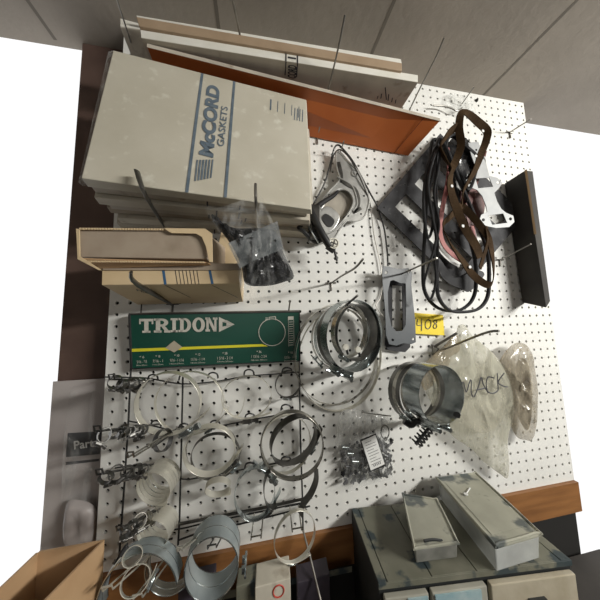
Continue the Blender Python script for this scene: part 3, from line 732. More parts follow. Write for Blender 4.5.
# clusters of small clamps near the tips of the left prongs
tips = [('uppermost left', (150,381), (112,379), 5), ('second from top left', (160,424), (98,431), 6), ('left, above the lower coil of rings', (158,463), (100,474), 5), ('lower left', (165,505), (120,530), 5)]
random.seed(11)
for nm, base, tip, n in tips:
    pr, B, T = prong('double wire hook of the rack carrying small clamps, '+nm, base, tip, m=M_dstl)
    for k in range(n):
        f = .35+.58*k/(n-1); p = B.lerp(T, f)
        v = V((p.x, p.y, -p.z))-CC; px = 300+FL*v.dot(R0)/v.dot(R2); py = 300+FL*v.dot(R1)/v.dot(R2)
        clamp('small dark clamp, %s on the %s hook' % (['first','second','third','fourth','fifth','sixth'][k], nm), px+random.uniform(-1,1), py+random.uniform(2,5), p.z, random.uniform(3.6,6.0), random.uniform(.25,.4), (random.uniform(-.8,.8), random.uniform(-.5,.5)), random.uniform(-150,-30), random.uniform(.9,1.25), random.choice([M_dstl, M_dstl, M_steel]), group='small clamps on the left hooks', hs=.42, sm=M_dstl, th=.03)
prong('bare double hook crossing the rack below the large cream ring', (180,427), (131,457))
prong('bare double hook right of the lower coil of rings', (210,526), (180,551), m=M_cstl, dt=5.5)
prong('short bare double hook beneath the low grey ring', (259,512), (256,539), dt=2.8, w=.75, m=M_steel)
prong('short bare double hook inside the cream thin ring', (294,505), (297,531), dt=2.6, w=.75, m=M_steel)
prong('bare double hook beside the wide blue-grey band', (222,530), (212,548), dt=3.0, w=.6, m=M_dstl)
prong('bare double hook at the lower left, upper of two', (165,540), (108,590), dt=5.4, w=.5, m=M_cstl)
prong('bare double hook at the lower left, lower of two', (176,548), (138,598), dt=5.0, w=.5, m=M_cstl)
t, B, T = prong('bare double hook carrying a round end disc', (176,430), (150,448), dt=5.2, m=M_dstl)
clamp('dark ring end on seen beside the bare double hook', 163, 440, 3.4, 8, .5, (1.4,-.5), 60, 1.2, M_dstl, kind='none', group=G)
# wide band clamps at the bottom
def wideband(label, c3, R, w, n, m, ry=1.0, arc=None, label2=None):
    c = V(c3); n = V(n).normalized(); e1 = V((1,0,0)); e1 = (e1-n*e1.dot(n)).normalized(); e2 = V((0,-1,0)); e2 = (e2-n*e2.dot(n)-e1*e2.dot(e1)).normalized()
    t = thing('wide_band_clamp', label, 'band clamp', c)
    a0, a1 = arc or (0, 360); N = 56; vs = []; fs = []
    for k in range(N+1):
        q = radians(a0+(a1-a0)*k/N); dr = e1*cos(q)+e2*sin(q)*ry
        for rr, ww in ((R, -w/2), (R, w/2), (R+.05, w/2), (R+.05, -w/2)): vs.append(c+dr*rr+n*ww)
    for k in range(N):
        for mm in range(4): fs.append((k*4+mm, k*4+(mm+1) % 4, (k+1)*4+(mm+1) % 4, (k+1)*4+mm))
    MB().add(vs, fs, True).build('band', m, t)
    r_ = MB()
    for ww in (-w/2, 0.02, w/2):
        r_.tube([c+(e1*cos(radians(a0+(a1-a0)*k/N))+e2*sin(radians(a0+(a1-a0)*k/N))*ry)*(R+.025)+n*ww for k in range(N+1)], .045, seg=6)
    r_.build('rolled_edge', M_zinc, t)
    return t, c, e1, e2, n
wb, c, e1, e2, n = wideband('wide blue-grey band clamp hanging lowest in the middle of the rack', U(214,556,3.2), 1.70, 1.75, (0,.05,1), M_galv, 1.2)
s = MB()
for k in (-1, 1): s.box(c+e1*2.1+e2*-1.0+n*.35*k, e1*.16, e2*.2, n*.12)
s.build('lug', M_zinc, wb)
s = MB(); s.tube([c+e1*2.2-e2*1.0-n*.9, c+e1*2.2-e2*1.0+n*.9], .09); s.build('bolt', M_zinc, wb)
s = MB()
for a, ww in ((-98,.42), (-80,-.3)):
    q = radians(a); p = c+(e1*cos(q)+e2*sin(q)*1.22)*1.96+n*ww; s.box(p, e1*.26, (e1*cos(q)+e2*sin(q))*.02, n*.06)
s.build('slot', M_black, wb, label='dark slots')
wideband('wide grey band clamp at the bottom left corner of the rack', U(142,590,3.6), 2.3, 1.2, (0,0,1), M_galv, 1.15, arc=(10,190))
wideband('open grey strap band curling over the wood ledge', U(172,562,2.2), 1.6, .8, (0,.1,1), M_steel, 1.2, arc=(150,330))
clamp('pale ring clamp lying on the lower left hooks', 136, 580, 4.6, 12, .6, (.3,-.7), -20, .9, M_cstl, group=G, hs=.6)
clamp('pale small clamp at the top of the lower left hooks', 133, 556, 4.2, 8, .7, (.3,-.7), 150, .9, M_cstl, group=G, hs=.6, sm=M_black)
t = thing('threaded_rod', 'grey rod slanting down from the right upright of the rack', 'rod', U(311,560,2.5))
MB().tube([U(303,530,.9), U(310,556,2.2), U(322,606,4.0)], .085).build('rod_body', M_hook, t)

# ------------------------------------------------------------------ timing cover and pump
t = thing('timing_cover', 'cast aluminium engine cover with an oblong opening, hanging beside the white cartons', 'engine cover', U(336,152,.8))
out = [(336,153),(341,154),(348,162),(355,168),(360,176),(365,188),(369,200),(366,213),(362,219),(354,221),(347,221),(340,229),(335,237),(328,241),(319,243),(311,236),(309,222),(311,212),(318,206),(323,199),(330,190),(336,184),(340,178),(337,168)]
hol = [(322,208),(330,196),(338,190),(345,190),(351,195),(353,203),(349,212),(341,222),(333,230),(324,232),(318,226),(318,215)]
plate(out, .8, .35, [hol], bev=.05, curve=True, hcurve=True).build('cover_plate', M_alu, t)
r_ = MB(); r_.tube(pxpath(out, 1.0, 4, True), .07, closed=True, seg=6); r_.tube(pxpath([(318,224),(320,210),(329,197),(338,190.5),(346,190),(352,196),(353,204),(348,214),(340,224),(331,232),(322,233)], 1.05, 4, True), .1, closed=True, seg=6)
r_.tube(pxpath([(337,177),(345,181),(352,186),(356,196),(357,205),(353,211)], 1.0), .1, seg=6); r_.build('raised_rim', M_alu, t)
g_ = MB(); g_.ribbon(pxpath([(338.5,162),(341,172),(342,180),(348,185),(355,189),(358.5,198),(358,206),(354,212),(361,208)], 1.02), .35, .05); g_.build('recess', M_dstl, t, label='dark curved recess')
plate([(323,205),(331,195),(339,191),(346,192),(351,198),(351,205),(344,216),(335,226),(325,229),(320,222)], .45, .1, curve=True).build('inner_pan', M_pan, t, label='tan inner pan')
plate([(318,216),(327,208),(338,217),(333,229),(324,233),(317,226)], .8, .5, bev=.1, curve=True).build('port_boss', M_alu, t)
plate([(322,218),(326,214),(334,220),(332,226),(327,226)], 1.08, .08, curve=True).build('port_opening', M_black, t, label='black port opening')
b_ = MB()
for x, y in ((341,182),(329,195),(338,231),(320,240),(348,216),(361,214),(357,174),(364,196)):
    b_.tube([U(x,y,.98), U(x,y,1.02)], .1, seg=8)
b_.build('bolt_hole', M_black, t)
MB().tube(circ and [U(*p, 1.05) for p in circ(355,173,3.2)], .05, closed=True, seg=6).build('boss_ring', M_alu, t)
t = thing('fuel_pump', 'black linkage pump with a white round cap below the engine cover', 'pump', U(320,225,2.6))
MB().box(U(314,224,1.9), V((.55,0,0)), V((.0,1.7,0)), V((0,0,.6))).build('pump_body', M_dstl, t, bevel=.15)
MB().tube(pxpath([(309,207,2.6),(315,220,2.8),(322,234,2.9),(330,247,2.8)]), .34, seg=10).build('black_bar', M_black, t)
MB().tube(pxpath([(311,212,2.2),(322,203,2.0),(333,196,1.6),(338,191,1.3)]), [.30,.30,.29,.28,.27,.26,.25,.25,.24,.23,.22,.22,.20,.2,.19,.18,.17,.15,.12], seg=10).build('rubber_arm', M_rub, t)
for k in range(4):
    p = U(306+k*2.2, 205+k*9, 2.3); MB().tube([p-V((.4,-.2,0)), p+V((.4,-.2,.1))], .2, seg=8).build('linkage', M_black if k % 2 else M_dstl, t)
MB().tube(pxpath([(303,224,2.0),(299,228,2.2),(304,232,2.4),(310,238,2.2),(316,242,2.1),(322,240,2.4)]), .2, seg=8).build('lower_hose', M_black, t)
MB().tube(pxpath([(304,218,2.4),(312,232,2.6),(319,243,2.4)]), .1, seg=8).build('chrome_rod', M_zinc, t, label='bright rod')
p = U(304,223,2.4); MB().tube([p, p+V((-.5,.1,.2))], .22, seg=10).build('brass_fitting', M_cstl, t)
p = U(333.5,243.5,3.0); MB().tube([p-V((0,0,.35)), p+V((0,0,.1))], .50, seg=20).build('round_cap', M_cstl, t, label='pale round cap with a cross')
cr = MB()
for a in (20, 110): cr.box(p+V((0,0,.13)), V((cos(radians(a)),sin(radians(a)),0))*.3, V((-sin(radians(a)),cos(radians(a)),0))*.05, V((0,0,.02)))
cr.tube([p+V((.38*cos(k*pi/8), .38*sin(k*pi/8), .12)) for k in range(16)], .03, closed=True, seg=5)
cr.build('cap_cross', M_dstl, t)
MB().tube([U(327,246,2.7), U(334,251,2.7)], .3, seg=8).build('cap_bracket', M_black, t)
s = MB(); s.tube([U(334,249,2.8), U(337,261,2.6)], .12, seg=8); s.tube([U(335.5,257,2.65), U(336.5,259,2.6)], .22, seg=6); s.build('dangling_bolt', M_black, t)
# cables
t = thing('control_cable', 'long black looped cable hanging over the engine cover', 'cable', U(336,145,.6))
MB().tube(pxpath([(312,207,.6),(318,196,.5),(325,182,.4),(330,165,.5),(334,149,.9),(338,145,1.1),(343,149,1.1),(352,160,.8),(361,176,.7),(370,193,.6),(378,208,.5),(384,228,.4),(387,250,.4),(388,266,.4)]), .085, seg=8).build('cable_body', M_black, t)
MB().tube(pxpath([(312,207,.6),(310,211,.7),(311,215,.8)]), .13).build('cable_end', M_black, t)
t = thing('control_cable', 'second thinner black cable loop just inside the long one', 'cable', U(338,150,.6))
MB().tube(pxpath([(330,172,.3),(333,157,.6),(338,150,1.0),(344,152,1.2),(352,162,1.25),(362,182,1.2),(368,196,1.0),(371,207,.8)]), .07, seg=8).build('cable_body', M_dstl, t)
t = thing('wire', 'thin grey wire with a crimp hanging left of the grey plate gasket', 'wire', U(384,270,.3))
MB().tube(pxpath([(371,207,.25),(374,235,.25),(380,262,.25),(382,285,.25),(380,298,.25),(376,305,.3),(379,311,.3),(384,318,.3),(386,330,.3)]), .055, seg=6).build('wire_body', M_hook, t)
hook('small hook holding the cables and the engine cover', (338,158), (344,141), r=.06, plate_=False, kink=False, dt=2.2)

# ------------------------------------------------------------------ gaskets at the right
# large grey frame gasket
L0 = (377,208); Bm = (462,290); T0 = (440,134)
def fr_(u, v):            # frame coordinates in pixels along the two sides
    ux, uy = (Bm[0]-L0[0])/118, (Bm[1]-L0[1])/118; vx, vy = (T0[0]-L0[0])/97, (T0[1]-L0[1])/97
    return (L0[0]+ux*u+vx*v, L0[1]+uy*u+vy*v)
def rc(u0, v0, u1, v1): return [fr_(u0,v0), fr_(u1,v0), fr_(u1,v1), fr_(u0,v1)]
t = thing('square_gasket', 'large dark grey square gasket turned on its corner behind the others', 'gasket', U(440,160,.6))
plate(rc(0,0,118,97), .6, .12, [rc(13,13,105,30), rc(13,43,105,58), rc(13,70,105,84)], bev=.02).build('gasket_sheet', M_felt, t)
b_ = MB()
for u, v in ((5,5),(40,6),(75,6),(112,6),(6,36),(6,64),(6,90),(40,36),(75,36)):
    p = fr_(u, v); b_.tube([U(*p,.655), U(*p,.675)], .1, seg=8)
b_.build('bolt_hole', M_black, t)
t = thing('v_gasket', 'dark grey curved gasket strip behind the lower loops', 'gasket', U(470,290,.9))
plate([(438,258),(446,268),(452,277),(461,277),(470,272),(477,270),(484,275),(470,291),(462,289),(450,284),(440,274)], .95, .08, curve=True).build('gasket_sheet', M_rubg, t)
# black cover gasket loops
def loop(label, pts, d, r, m, flat=1.6, nm='rubber_gasket'):
    t = thing(nm, label, 'gasket', U(pts[0][0], pts[0][1], d))
    MB().tube(pxpath([p if len(p) > 2 else (p[0], p[1], d) for p in pts], d, 6, True), r, closed=True, seg=8, flat=flat, fdir=None).build('gasket_loop', m, t); return t
loop('outer left long black rubber gasket loop hanging to the lowest point', [(433,140),(430,160),(427,190),(425,230),(423,270),(425,292),(435,306),(449,311),(462,309),(472,300),(476,284),(474,255),(462,215),(452,175),(445,148)], 1.9, .15, M_rub, 1.4)
loop('inner long dark grey gasket loop reaching furthest right at the bottom', [(438,140),(436,165),(436,200),(437,240),(437,280),(439,298),(449,310),(463,312),(478,309),(487,298),(489,280),(487,250),(474,215),(458,178),(446,148)], 2.5, .15, M_rubg, 1.4)
loop('thin twisted black gasket loop among the hanging gaskets, bunched at top', [(440,148),(433,160),(428,185),(432,215),(436,240),(430,262),(424,285),(430,300),(436,280),(434,250),(439,225),(434,195),(438,170)], 3.2, .11, M_rub, 1.2)
loop('narrow black gasket loop hanging on the left edge of the bunch', [(437,146),(428,165),(424,190),(424,215),(428,238),(433,222),(429,195),(434,170)], 2.9, .13, M_rub, 1.2)
loop('wide black rubber loop behind the cork strip', [(448,138),(455,136),(464,146),(476,158),(474,175),(468,190),(462,180),(452,165),(445,150)], 2.2, .22, M_rub, 1.3)
# black crumpled gasket mass behind the cork
t = thing('folded_gasket', 'shiny folded black gasket behind the top of the cork strip', 'gasket', U(465,165,1.5))
blob([(452,138),(462,136),(474,146),(479,150),(472,158),(478,176),(474,188),(464,182),(454,168),(446,152)], 1.5, .35, 21, amp=.4, fs=2.5, rings=8).build('gasket_folds', M_grub, t)
# pink / red gasket
t = thing('red_gasket', 'pinkish red rubber gasket strip curving behind the cork loop', 'gasket', U(440,160,1.7))
MB().ribbon(pxpath([(447,148,1.7),(449,160,1.6),(448,180,1.5),(443,205,1.5),(440,228,1.5),(443,243,1.5),(452,254,1.5),(462,261,1.5)]), .5, .1).build('gasket_strip', M_pink, t)
t = thing('red_gasket', 'dark red gasket piece showing between the cork strips', 'gasket', U(470,210,1.7))
MB().ribbon(pxpath([(484,150,1.6),(478,172,1.6),(472,192,1.6),(468,210,1.6),(472,228,1.6),(475,245,1.6)]), .75, .1).build('gasket_strip', M_red, t)
plate([(462,186),(476,186),(484,200),(482,218),(470,226),(462,212)], 1.15, .08, curve=True).build('gasket_sheet', M_red, t)
t = thing('red_gasket', 'small pink gasket tongue beside the lower cork loop', 'gasket', U(473,236,2))
MB().ribbon(pxpath([(472,226,1.9),(474,238,1.9),(475,246,1.9)]), .4, .1).build('gasket_strip', M_pink, t)
t = thing('paper_gasket', 'white paper edge gasket under the pink strip', 'gasket', U(445,250,1.2))
MB().ribbon(pxpath([(437,232,1.2),(439,248,1.2),(449,260,1.2),(459,266,1.2)]), .3, .04).build('gasket_strip', M_white, t)
# cork gasket: one long strip twisted into loops
t = thing('cork_gasket', 'long brown cork gasket strip twisted into hanging loops', 'gasket', U(465,112,3.5))
A = pxpath([(450,172,3.6),(457,158,3.6),(461,144,3.7),(459,128,3.8),(461,114,4.0),(467,113,4.1),(478,122,4.1),(487,131,4.0),(486,141,3.9),(481,154,3.7),(476,168,3.4),(468,182,3.1),(463,192,2.9),(462,205,2.8)], n=6)
MB().ribbon(A, .70, .09, twist=[.8*sin(k*.11) for k in range(len(A))]).build('upper_loop', M_cork, t)
A = pxpath([(458,126,3.7),(450,132,3.5),(443,141,3.4),(440,148,3.4),(446,160,3.5),(452,170,3.6),(450,180,3.7),(452,195,3.8),(458,212,3.9),(466,230,4.0),(476,246,4.0),(480,258,3.9)], n=6)
MB().ribbon(A, .74, .09, twist=[.3+.8*sin(k*.09) for k in range(len(A))]).build('middle_strip', M_cork, t)
A = pxpath([(462,205,2.9),(450,217,3.1),(443,226,3.2),(450,243,3.5),(462,260,3.7),(474,276,3.8),(488,285,3.8),(493,280,3.6),(493,262,3.4),(489,240,3.2),(482,228,3.1),(472,216,3.0),(462,206,2.9)], n=6)
MB().ribbon(A, .66, .09, twist=[.75*sin(k*.12) for k in range(len(A))]).build('lower_loop', M_cork, t)
A = pxpath([(486,226,3.2),(488,240,3.2),(484,255,3.4),(480,268,3.7)], n=6)
MB().ribbon(A, .5, .09, twist=.3).build('cross_strip', M_cork, t)
h_ = MB()
for x, y, d in ((483,131,4.16),(476,156,3.78),(452,186,3.85),(463,226,4.12),(470,267,3.9)):
    p = U(x, y, d); MB().tube([p, p+V((0,0,.02))], .15, seg=12).build('bolt_hole', M_white, t, label='pale punched hole')
# white exhaust manifold gasket
t = thing('manifold_gasket', 'white steel faced manifold gasket with two rectangular ports', 'gasket', U(480,150,1.6))
out = [(468,143),(478,142),(482,152),(486,164),(489,176),(497,178),(502,183),(498,189),(494,193),(497,202),(501,209),(506,213),(513,216),(514,222),(509,227),(496,228),(486,226),(479,221),(481,215),(487,212),(486,206),(482,196),(477,190),(467,186),(466,180),(474,176),(475,166),(471,155)]
hol = [[(475,178.5),(489,177.5),(493,187),(478,188.5)], [(488,215.5),(503,213.5),(507,223),(492,225)], circ(469.5,182.8,1.7,8), circ(498,182.6,1.9,8), circ(483,220,1.7,8), circ(510.2,219,1.7,8), circ(484,158,1.4,8), circ(476,150,1.2,8)]
plate(out, 2.3, .07, hol, bev=.015).build('gasket_plate', M_wgask, t)
# slate grey plate gasket
t = thing('plate_gasket', 'slate grey rectangular plate gasket with a long window', 'gasket', U(396,268,1.4))
plate([(383,266.5),(389,267),(397,269),(408,268.5),(412,273),(411,285),(412.5,300),(415,322),(415.5,342),(411,344),(403,343),(396,345.5),(389,344),(386,335),(385,310),(383,290),(382,275)], 1.5, .09,
      [[(390,281),(393,280),(400,283),(405.5,283.5),(406,300),(405.5,325),(402,331),(396,331.5),(391,326),(388,312),(387.5,292)], circ(386,272.5,1.7,10), circ(392.5,340,1.5,10), circ(413,339,1.5,10), circ(408,271.5,2,8)], bev=.02).build('gasket_plate', M_plate, t)
t = thing('plate_gasket', 'dark twin gasket half hidden behind the slate grey plate', 'gasket', U(400,275,.6))
plate([(388,272),(408,276),(409,300),(410,347),(405,352),(388,350),(385,345)], .55, .08, [[(392,285),(402,286),(403,338),(392,334)]], bev=.02).build('gasket_plate', M_rubg, t)
# clear plastic packing hung at top right
t = thing('clear_clip', 'clear plastic hanger piece with a hook at the upper right', 'plastic hanger', U(462,96,.3))
plate([(446,95),(452,93.5),(471,93.5),(476,113),(460,116),(452,113),(446,103)], .35, .04, [[(450,98),(453,97),(455,104),(451,104)]], bev=.01).build('plastic_sheet', M_bag, t)
MB().tube(pxpath([(433,105.5,.6),(443,106,.6),(452,108.5,.7),(457,111,.7),(462,108,.7)]), .09).build('wire_clip', M_hook, t)
hook('short thin hook through the clear plastic hanger', (460,106), (474,87), r=.06, dt=2.2, plate_=False, kink=False)
t = thing('screw', 'dark screw head near the top edge of the pegboard', 'screw', U(476.5,100.5,0))
MB().tube([U(476.5,100.5,.0), U(476.5,100.5,.12)], .2, seg=12).build('screw_head', M_dstl, t); MB().tube([U(476.5,100.5,.12), U(476.5,100.5,.16)], .07, seg=6).build('drive_recess', M_black, t)

# price note
NQ = [U(404,312,.25), U(443,315,.3), None, U(405,333,.35)]
NQ[2] = NQ[1]+NQ[3]-NQ[0]
t = thing('price_note', 'bright yellow note with a handwritten number', 'note', U(424,334,.1))
MB().hexa(NQ, [p-V((0,0,.03)) for p in NQ]).build('paper', M_note, t)
NF = Face(*NQ); n_ = MB()
def pen(pts, w=.085, f=NF, mb=None, lift=.045):
    P_ = [f.hit(*p)+f.n*lift for p in pts]; P_ = smooth_path(P_, 4)
    (mb or n_).tube(P_, w/2, seg=5, flat=.4)
pen([(417.5,319),(417,325),(422,325)]); pen([(421.5,318.5),(421.3,331)])
pen([(428,319.5),(425.5,322),(425.5,327),(428,329),(430.5,326),(430.5,321.5),(428,319.5)])
pen([(437,321),(434.5,320),(433.5,322),(436,324),(436.5,327),(434.5,328.5),(433,326.5),(434.5,324),(436.5,322.5),(436.5,320.8)])
pen([(413.5,317),(415,321)], .06); pen([(416,317.5),(413.5,321.5)], .06)
n_.build('handwriting', M_ink, t, label='dark handwritten digits')

# ------------------------------------------------------------------ marked bag
t = thing('marked_bag', 'dusty clear bag hand-marked in black, holding a round gasket', 'bag', U(463,330,1.2))
MD = 1.2
blob([(458,326),(465,325),(470,333),(480,342),(492,352),(505,368),(513,392),(514,415),(508,440),(509,460),(508,478),(500,474),(484,462),(470,448),(455,438),(443,425),(432,405),(424,385),(432,368),(446,350),(455,338)], MD, .55, 5, rings=18, amp=.30, fs=.95, centre=(474,400)).build('plastic_film', M_mbag, t)
blob([(455,334),(445,345),(430,358),(420,372),(424,390),(436,382),(450,362),(462,345)], 1.3, .3, 8, amp=.25, fs=2, rings=8).build('gathered_film', film('brownish_film', (.40,.34,.24), .4, .8, .14, 18, (1,1,.5)), t)
cg = U(480,398,.8); dsk = MB()
dsk.tube([cg+V((cos(2*pi*k/48)*3.1, sin(2*pi*k/48)*3.3, 0)) for k in range(48)], .2, closed=True, seg=8, flat=1); 
dsk.build('round_gasket', M_disc, t, label='round pale gasket inside')
d2 = MB(); d2.add([cg+V((0,0,-.05))]+[cg+V((cos(2*pi*k/48)*3.1, sin(2*pi*k/48)*3.3, -.05)) for k in range(48)], [(0, 1+k, 1+(k+1) % 48) for k in range(48)])
d2.build('gasket_centre', M_disc, t)
n_ = MB(); MF = Face(V((10,5,MD+.95)), V((20,5,MD+.95)), V((20,15,MD+.95)), V((10,15,MD+.95)))
for st in ([(459,401),(460,390),(463,382),(466,392),(469,383),(471,380),(471,392),(473,397)], [(474,397),(478,387),(481,377),(483,384),(488,393)], [(476,390),(485,388)], [(494,378),(488,377),(486,384),(488,392),(494,393),(498,390)], [(497,373),(498,390)], [(504,373),(498,382),(503,386),(508,387)]):
    pen(st, .13, MF, n_, .02)
n_.build('handwriting', M_ink, t, label='handwritten letters')
hook('long bent hook with a triangular bracket holding the marked bag', (436,352), (499,331), r=.10, plate_=False, dt=7.0, kink=False, mid=(482,334,5.6))
t = thing('hook_bracket', 'triangular steel bracket at the foot of the marked bag hook', 'bracket', U(434,352,.2))
MB().tube(pxpath([(432,345,.3),(433,355,.3),(439,349,.3)], n=1), .12, closed=True, seg=6).build('bracket_frame', M_hook, t)
MB().tube([U(434,347,.3), U(457,333,1.6)], .14, seg=8, flat=.5).build('bracket_arm', M_hook, t)
t = thing('plastic_bag', 'brownish clear bag at the right end of the pegboard', 'bag', U(515,350,1))
blob([(512,345),(522,343),(530,350),(534,372),(536,410),(533,438),(526,440),(516,436),(508,415),(512,392),(505,372),(500,360)], 1.3, .6, 15, amp=.4, fs=1.2, rings=14).build('plastic_film', film('brown_dusty_film', (.44,.39,.30), .45, .85, .12, 18, (1,1,.5)), t)
blob([(518,360),(527,362),(531,390),(530,425),(524,428),(514,405),(515,380)], .8, .3, 17, amp=.2, fs=1.2, rings=8).build('bag_contents', M_cork, t)
# small parts bag with white label
t = thing('parts_bag', 'small clear bag of bolts with a white printed label', 'bag', U(364,410,.8))
BQ = [(341,412),(352,409),(364,411),(378,413),(390,418),(389,432),(391,448),(394,462),(393,477),(380,482),(364,486),(348,492),(344,486),(341,466),(337,448),(335,440),(338,425)]
blob(BQ, .8, .55, 31, amp=.30, fs=2.2, rings=14).build('plastic_film', M_bag, t)
random.seed(8); bp_ = MB()
for k in range(170):
    u_ = random.uniform(0,1); v_ = random.uniform(0,1)
    x = 341+u_*50+v_*2-(1-v_)*0; y = 444-u_*6+v_*(40-u_*4); 
    if v_ < .12 and random.random() < .5: continue
    p = U(x, y, random.uniform(.35,1.0)); dv = V((random.uniform(-1,1), random.uniform(-1,1), random.uniform(-.4,.4))).normalized()
    L_ = random.choice((.12,.2,.35)); bp_.tube([p-dv*L_, p+dv*L_], random.choice((.07,.11,.17)), seg=random.choice((6,6,8)))
o = bp_.build('bolt_pieces', mat('mixed_grey_hardware', (.015,.015,.018), (.20,.20,.21), rough=.35, metal=.5, scale=35, lo=.42, hi=.62), t); o['kind'] = 'stuff'
for k, (x, y) in enumerate(((345,447),(350,453),(355,461))):
    p = U(x, y, 1.15); MB().tube([p-V((.28,.0,0)), p+V((.28,.1,0))], .17, seg=10).build('chrome_sleeve', M_zinc, t)
MB().tube([U(385,432,1.2)+V((cos(2*pi*k/20)*.42, sin(2*pi*k/20)*.6, 0)) for k in range(20)], .05, closed=True, seg=6).build('rubber_ring', M_dstl, t)
LQ = [U(360,440,1.55), U(376,433.5,1.55), U(386,466,1.55), U(370,472,1.55)]
MB().hexa(LQ, [p-V((0,0,.03)) for p in LQ]).build('label_border', M_black, t)
LF = Face(*LQ); ins = [LF.at(a, b, .012) for a, b in ((.06,.05),(.94,.03),(.95,.96),(.07,.97))]
MB().hexa(ins, [p-V((0,0,.01)) for p in ins]).build('paper_label', M_white, t, label='white printed label')
n_ = MB()
for k in range(9):
    a = LF.at(.2, .14+.085*k, .02); b = LF.at(.82 if k % 3 else .6, .14+.085*k, .02); s_ = LF.w.normalized()*.02
    n_.add([a-s_, b-s_, b+s_, a+s_], [(0,1,2,3)])
for k in range(5):
    a = LF.at(.3+.1*k, .87, .02); b = LF.at(.34+.1*k, .87, .02); s_ = LF.w.normalized()*.09; n_.add([a-s_, b-s_, b+s_, a+s_], [(0,1,2,3)])
n_.build('label_text', M_ink, t)

# right edge carton
t = carton('tall_carton', 'tall brown carton edge standing out at the right end of the pegboard', [V((25.2,-12.6,2.6)), V((26.3,-12.6,2.6)), V((26.3,2.5,2.6)), V((25.6,3.2,2.6))], [V((25.5,-12.6,.1)), V((26.5,-12.6,.1)), V((26.5,2.5,.1)), V((26.0,2.4,.1))], M_bench)
MB().tube([V((25.2,-12.6,2.65)), V((25.35,-5,2.65))], .12, seg=4).build('card_edge', M_brtan, t, label='tan cardboard edge')

# ------------------------------------------------------------------ drawer cabinet on the bench
a0 = V((3.26,21.5,0)); ax = V((.995,0,.10)).normalized(); az = V((-.10,0,.995)).normalized()
t = thing('drawer_cabinet', 'dusty grey-green small parts drawer cabinet under the pegboard', 'cabinet', V((12,30,3)))
o_ = V((3.3,21.5,.15)); fx = V((2.55,21.5,6.45)); dz = fx-o_
wv = V((11.0,0,1.12))/11.05*14.2
def topq(u0, u1, v0, v1, j0=21.5): # u along width (inches), v 0..1 depth
    f = lambda u, v: o_+wv*(u/14.2)+dz*v+V((0, j0-21.5, 0))
    return [f(u0,v0), f(u1,v0), f(u1,v1), f(u0,v1)]
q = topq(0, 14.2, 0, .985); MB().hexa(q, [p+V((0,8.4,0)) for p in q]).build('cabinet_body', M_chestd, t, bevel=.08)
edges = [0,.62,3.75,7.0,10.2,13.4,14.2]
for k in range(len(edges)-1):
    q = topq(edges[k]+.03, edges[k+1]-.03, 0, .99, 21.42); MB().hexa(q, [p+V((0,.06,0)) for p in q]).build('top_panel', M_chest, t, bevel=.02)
q = topq(0, 14.2, .985, 1.0, 21.45); MB().hexa(q, [p+V((0,.35,0)) for p in q]).build('front_rail', M_chest, t, bevel=.02)
for k, (u0, u1, m_, m2) in enumerate(((.25,3.2,M_drw,M_stk),(3.45,7.3,M_drw,M_stk),(7.6,13.9,M_tape,M_tape))):
    q = topq(u0, u1, 1.0, 1.06, 21.95); d_ = MB().hexa(q, [p+V((0,1.9,0)) for p in q]).build('drawer', m_, t, bevel=.06)
    ua, ub = (u0+1.5, u1-.1) if k == 0 else (u0+.15, u1-.5)
    if k != 2:
        q = topq(ua, ub, 1.06, 1.075, 22.05); MB().hexa(q, [p+V((0,.75,0)) for p in q]).build('drawer_label', m2, d_, label='faded blue label')
    q = topq((u0+u1)/2-.6, (u0+u1)/2+.6, 1.06, 1.12, 23.0); MB().hexa(q, [p+V((0,.3,0)) for p in q]).build('drawer_pull', M_chestd, d_)

def boxy(name, label, q, h, m_lid, m_body, rimh=.3, inset=.35):
    t = thing(name, label, 'plastic box', sum(q, V())/4+V((0,h,0)))
    c = sum(q, V())/4
    low = [c+(p-c)*.93+V((0,h,0)) for p in q]; up1 = [p+V((0,rimh,0)) for p in q]
    MB().hexa([c+(p-c)*.97+V((0,rimh,0)) for p in q], low).build('tray_body', m_body, t, bevel=.1)
    l = MB().hexa(q, up1).build('lid', m_lid, t, bevel=.1)
    r = MB(); n4 = [c+(p-c)*.97 for p in q]; 
    r.tube(smooth_path([n4[0].lerp(n4[1],.08), n4[0].lerp(n4[1],.92), n4[1].lerp(n4[2],.05), n4[1].lerp(n4[2],.95), n4[2].lerp(n4[3],.08), n4[2].lerp(n4[3],.92), n4[3].lerp(n4[0],.05), n4[3].lerp(n4[0],.95)], 3, True), .1, closed=True, seg=6, flat=1)
    r.build('lid_rim', m_lid, l)
    return t, c
tq = [UJ(402.5,494,20.15), UJ(437,499,20.0), UJ(458.5,543,20.05), UJ(414,549,20.25)]
tt, c = boxy('parts_tray', 'small lidded plastic tray lying askew on the drawer cabinet', tq, 1.1, M_lid, M_lidd, .12)
MB().tube(pxpath([(424,541,6.0),(433,539.5,6.0),(442,540.5,6.0)], n=4), .09, seg=6).build('lid_latch', M_chestd, tt, label='dark curved latch slot')
lq = [UJ(436.5,478,19.5), UJ(476,472.5,19.5), UJ(541,533,19.5), UJ(495,546,19.5)]
tt, c = boxy('long_plastic_box', 'long clear plastic box with a yellowed lid on the drawer cabinet', lq, 1.85, M_lid, M_clear, .28)
cc = [c+(p-c)*V((1,1,1)).x for p in lq]
insq = [c+(p-c)*.80+V((0,-.03,0)) for p in lq]; MB().hexa(insq, [p+V((0,.02,0)) for p in insq]).build('lid_panel', M_lid, tt, bevel=.02)
MB().tube([UJ(465,495.5,19.4), UJ(470,488,19.4)], .05, seg=6).build('white_scrap', M_white, tt)
p = UJ(466,494.5,19.38); MB().tube([p, p+V((0,-.06,0))], .16, seg=12).build('sticker_dot', M_white, tt)

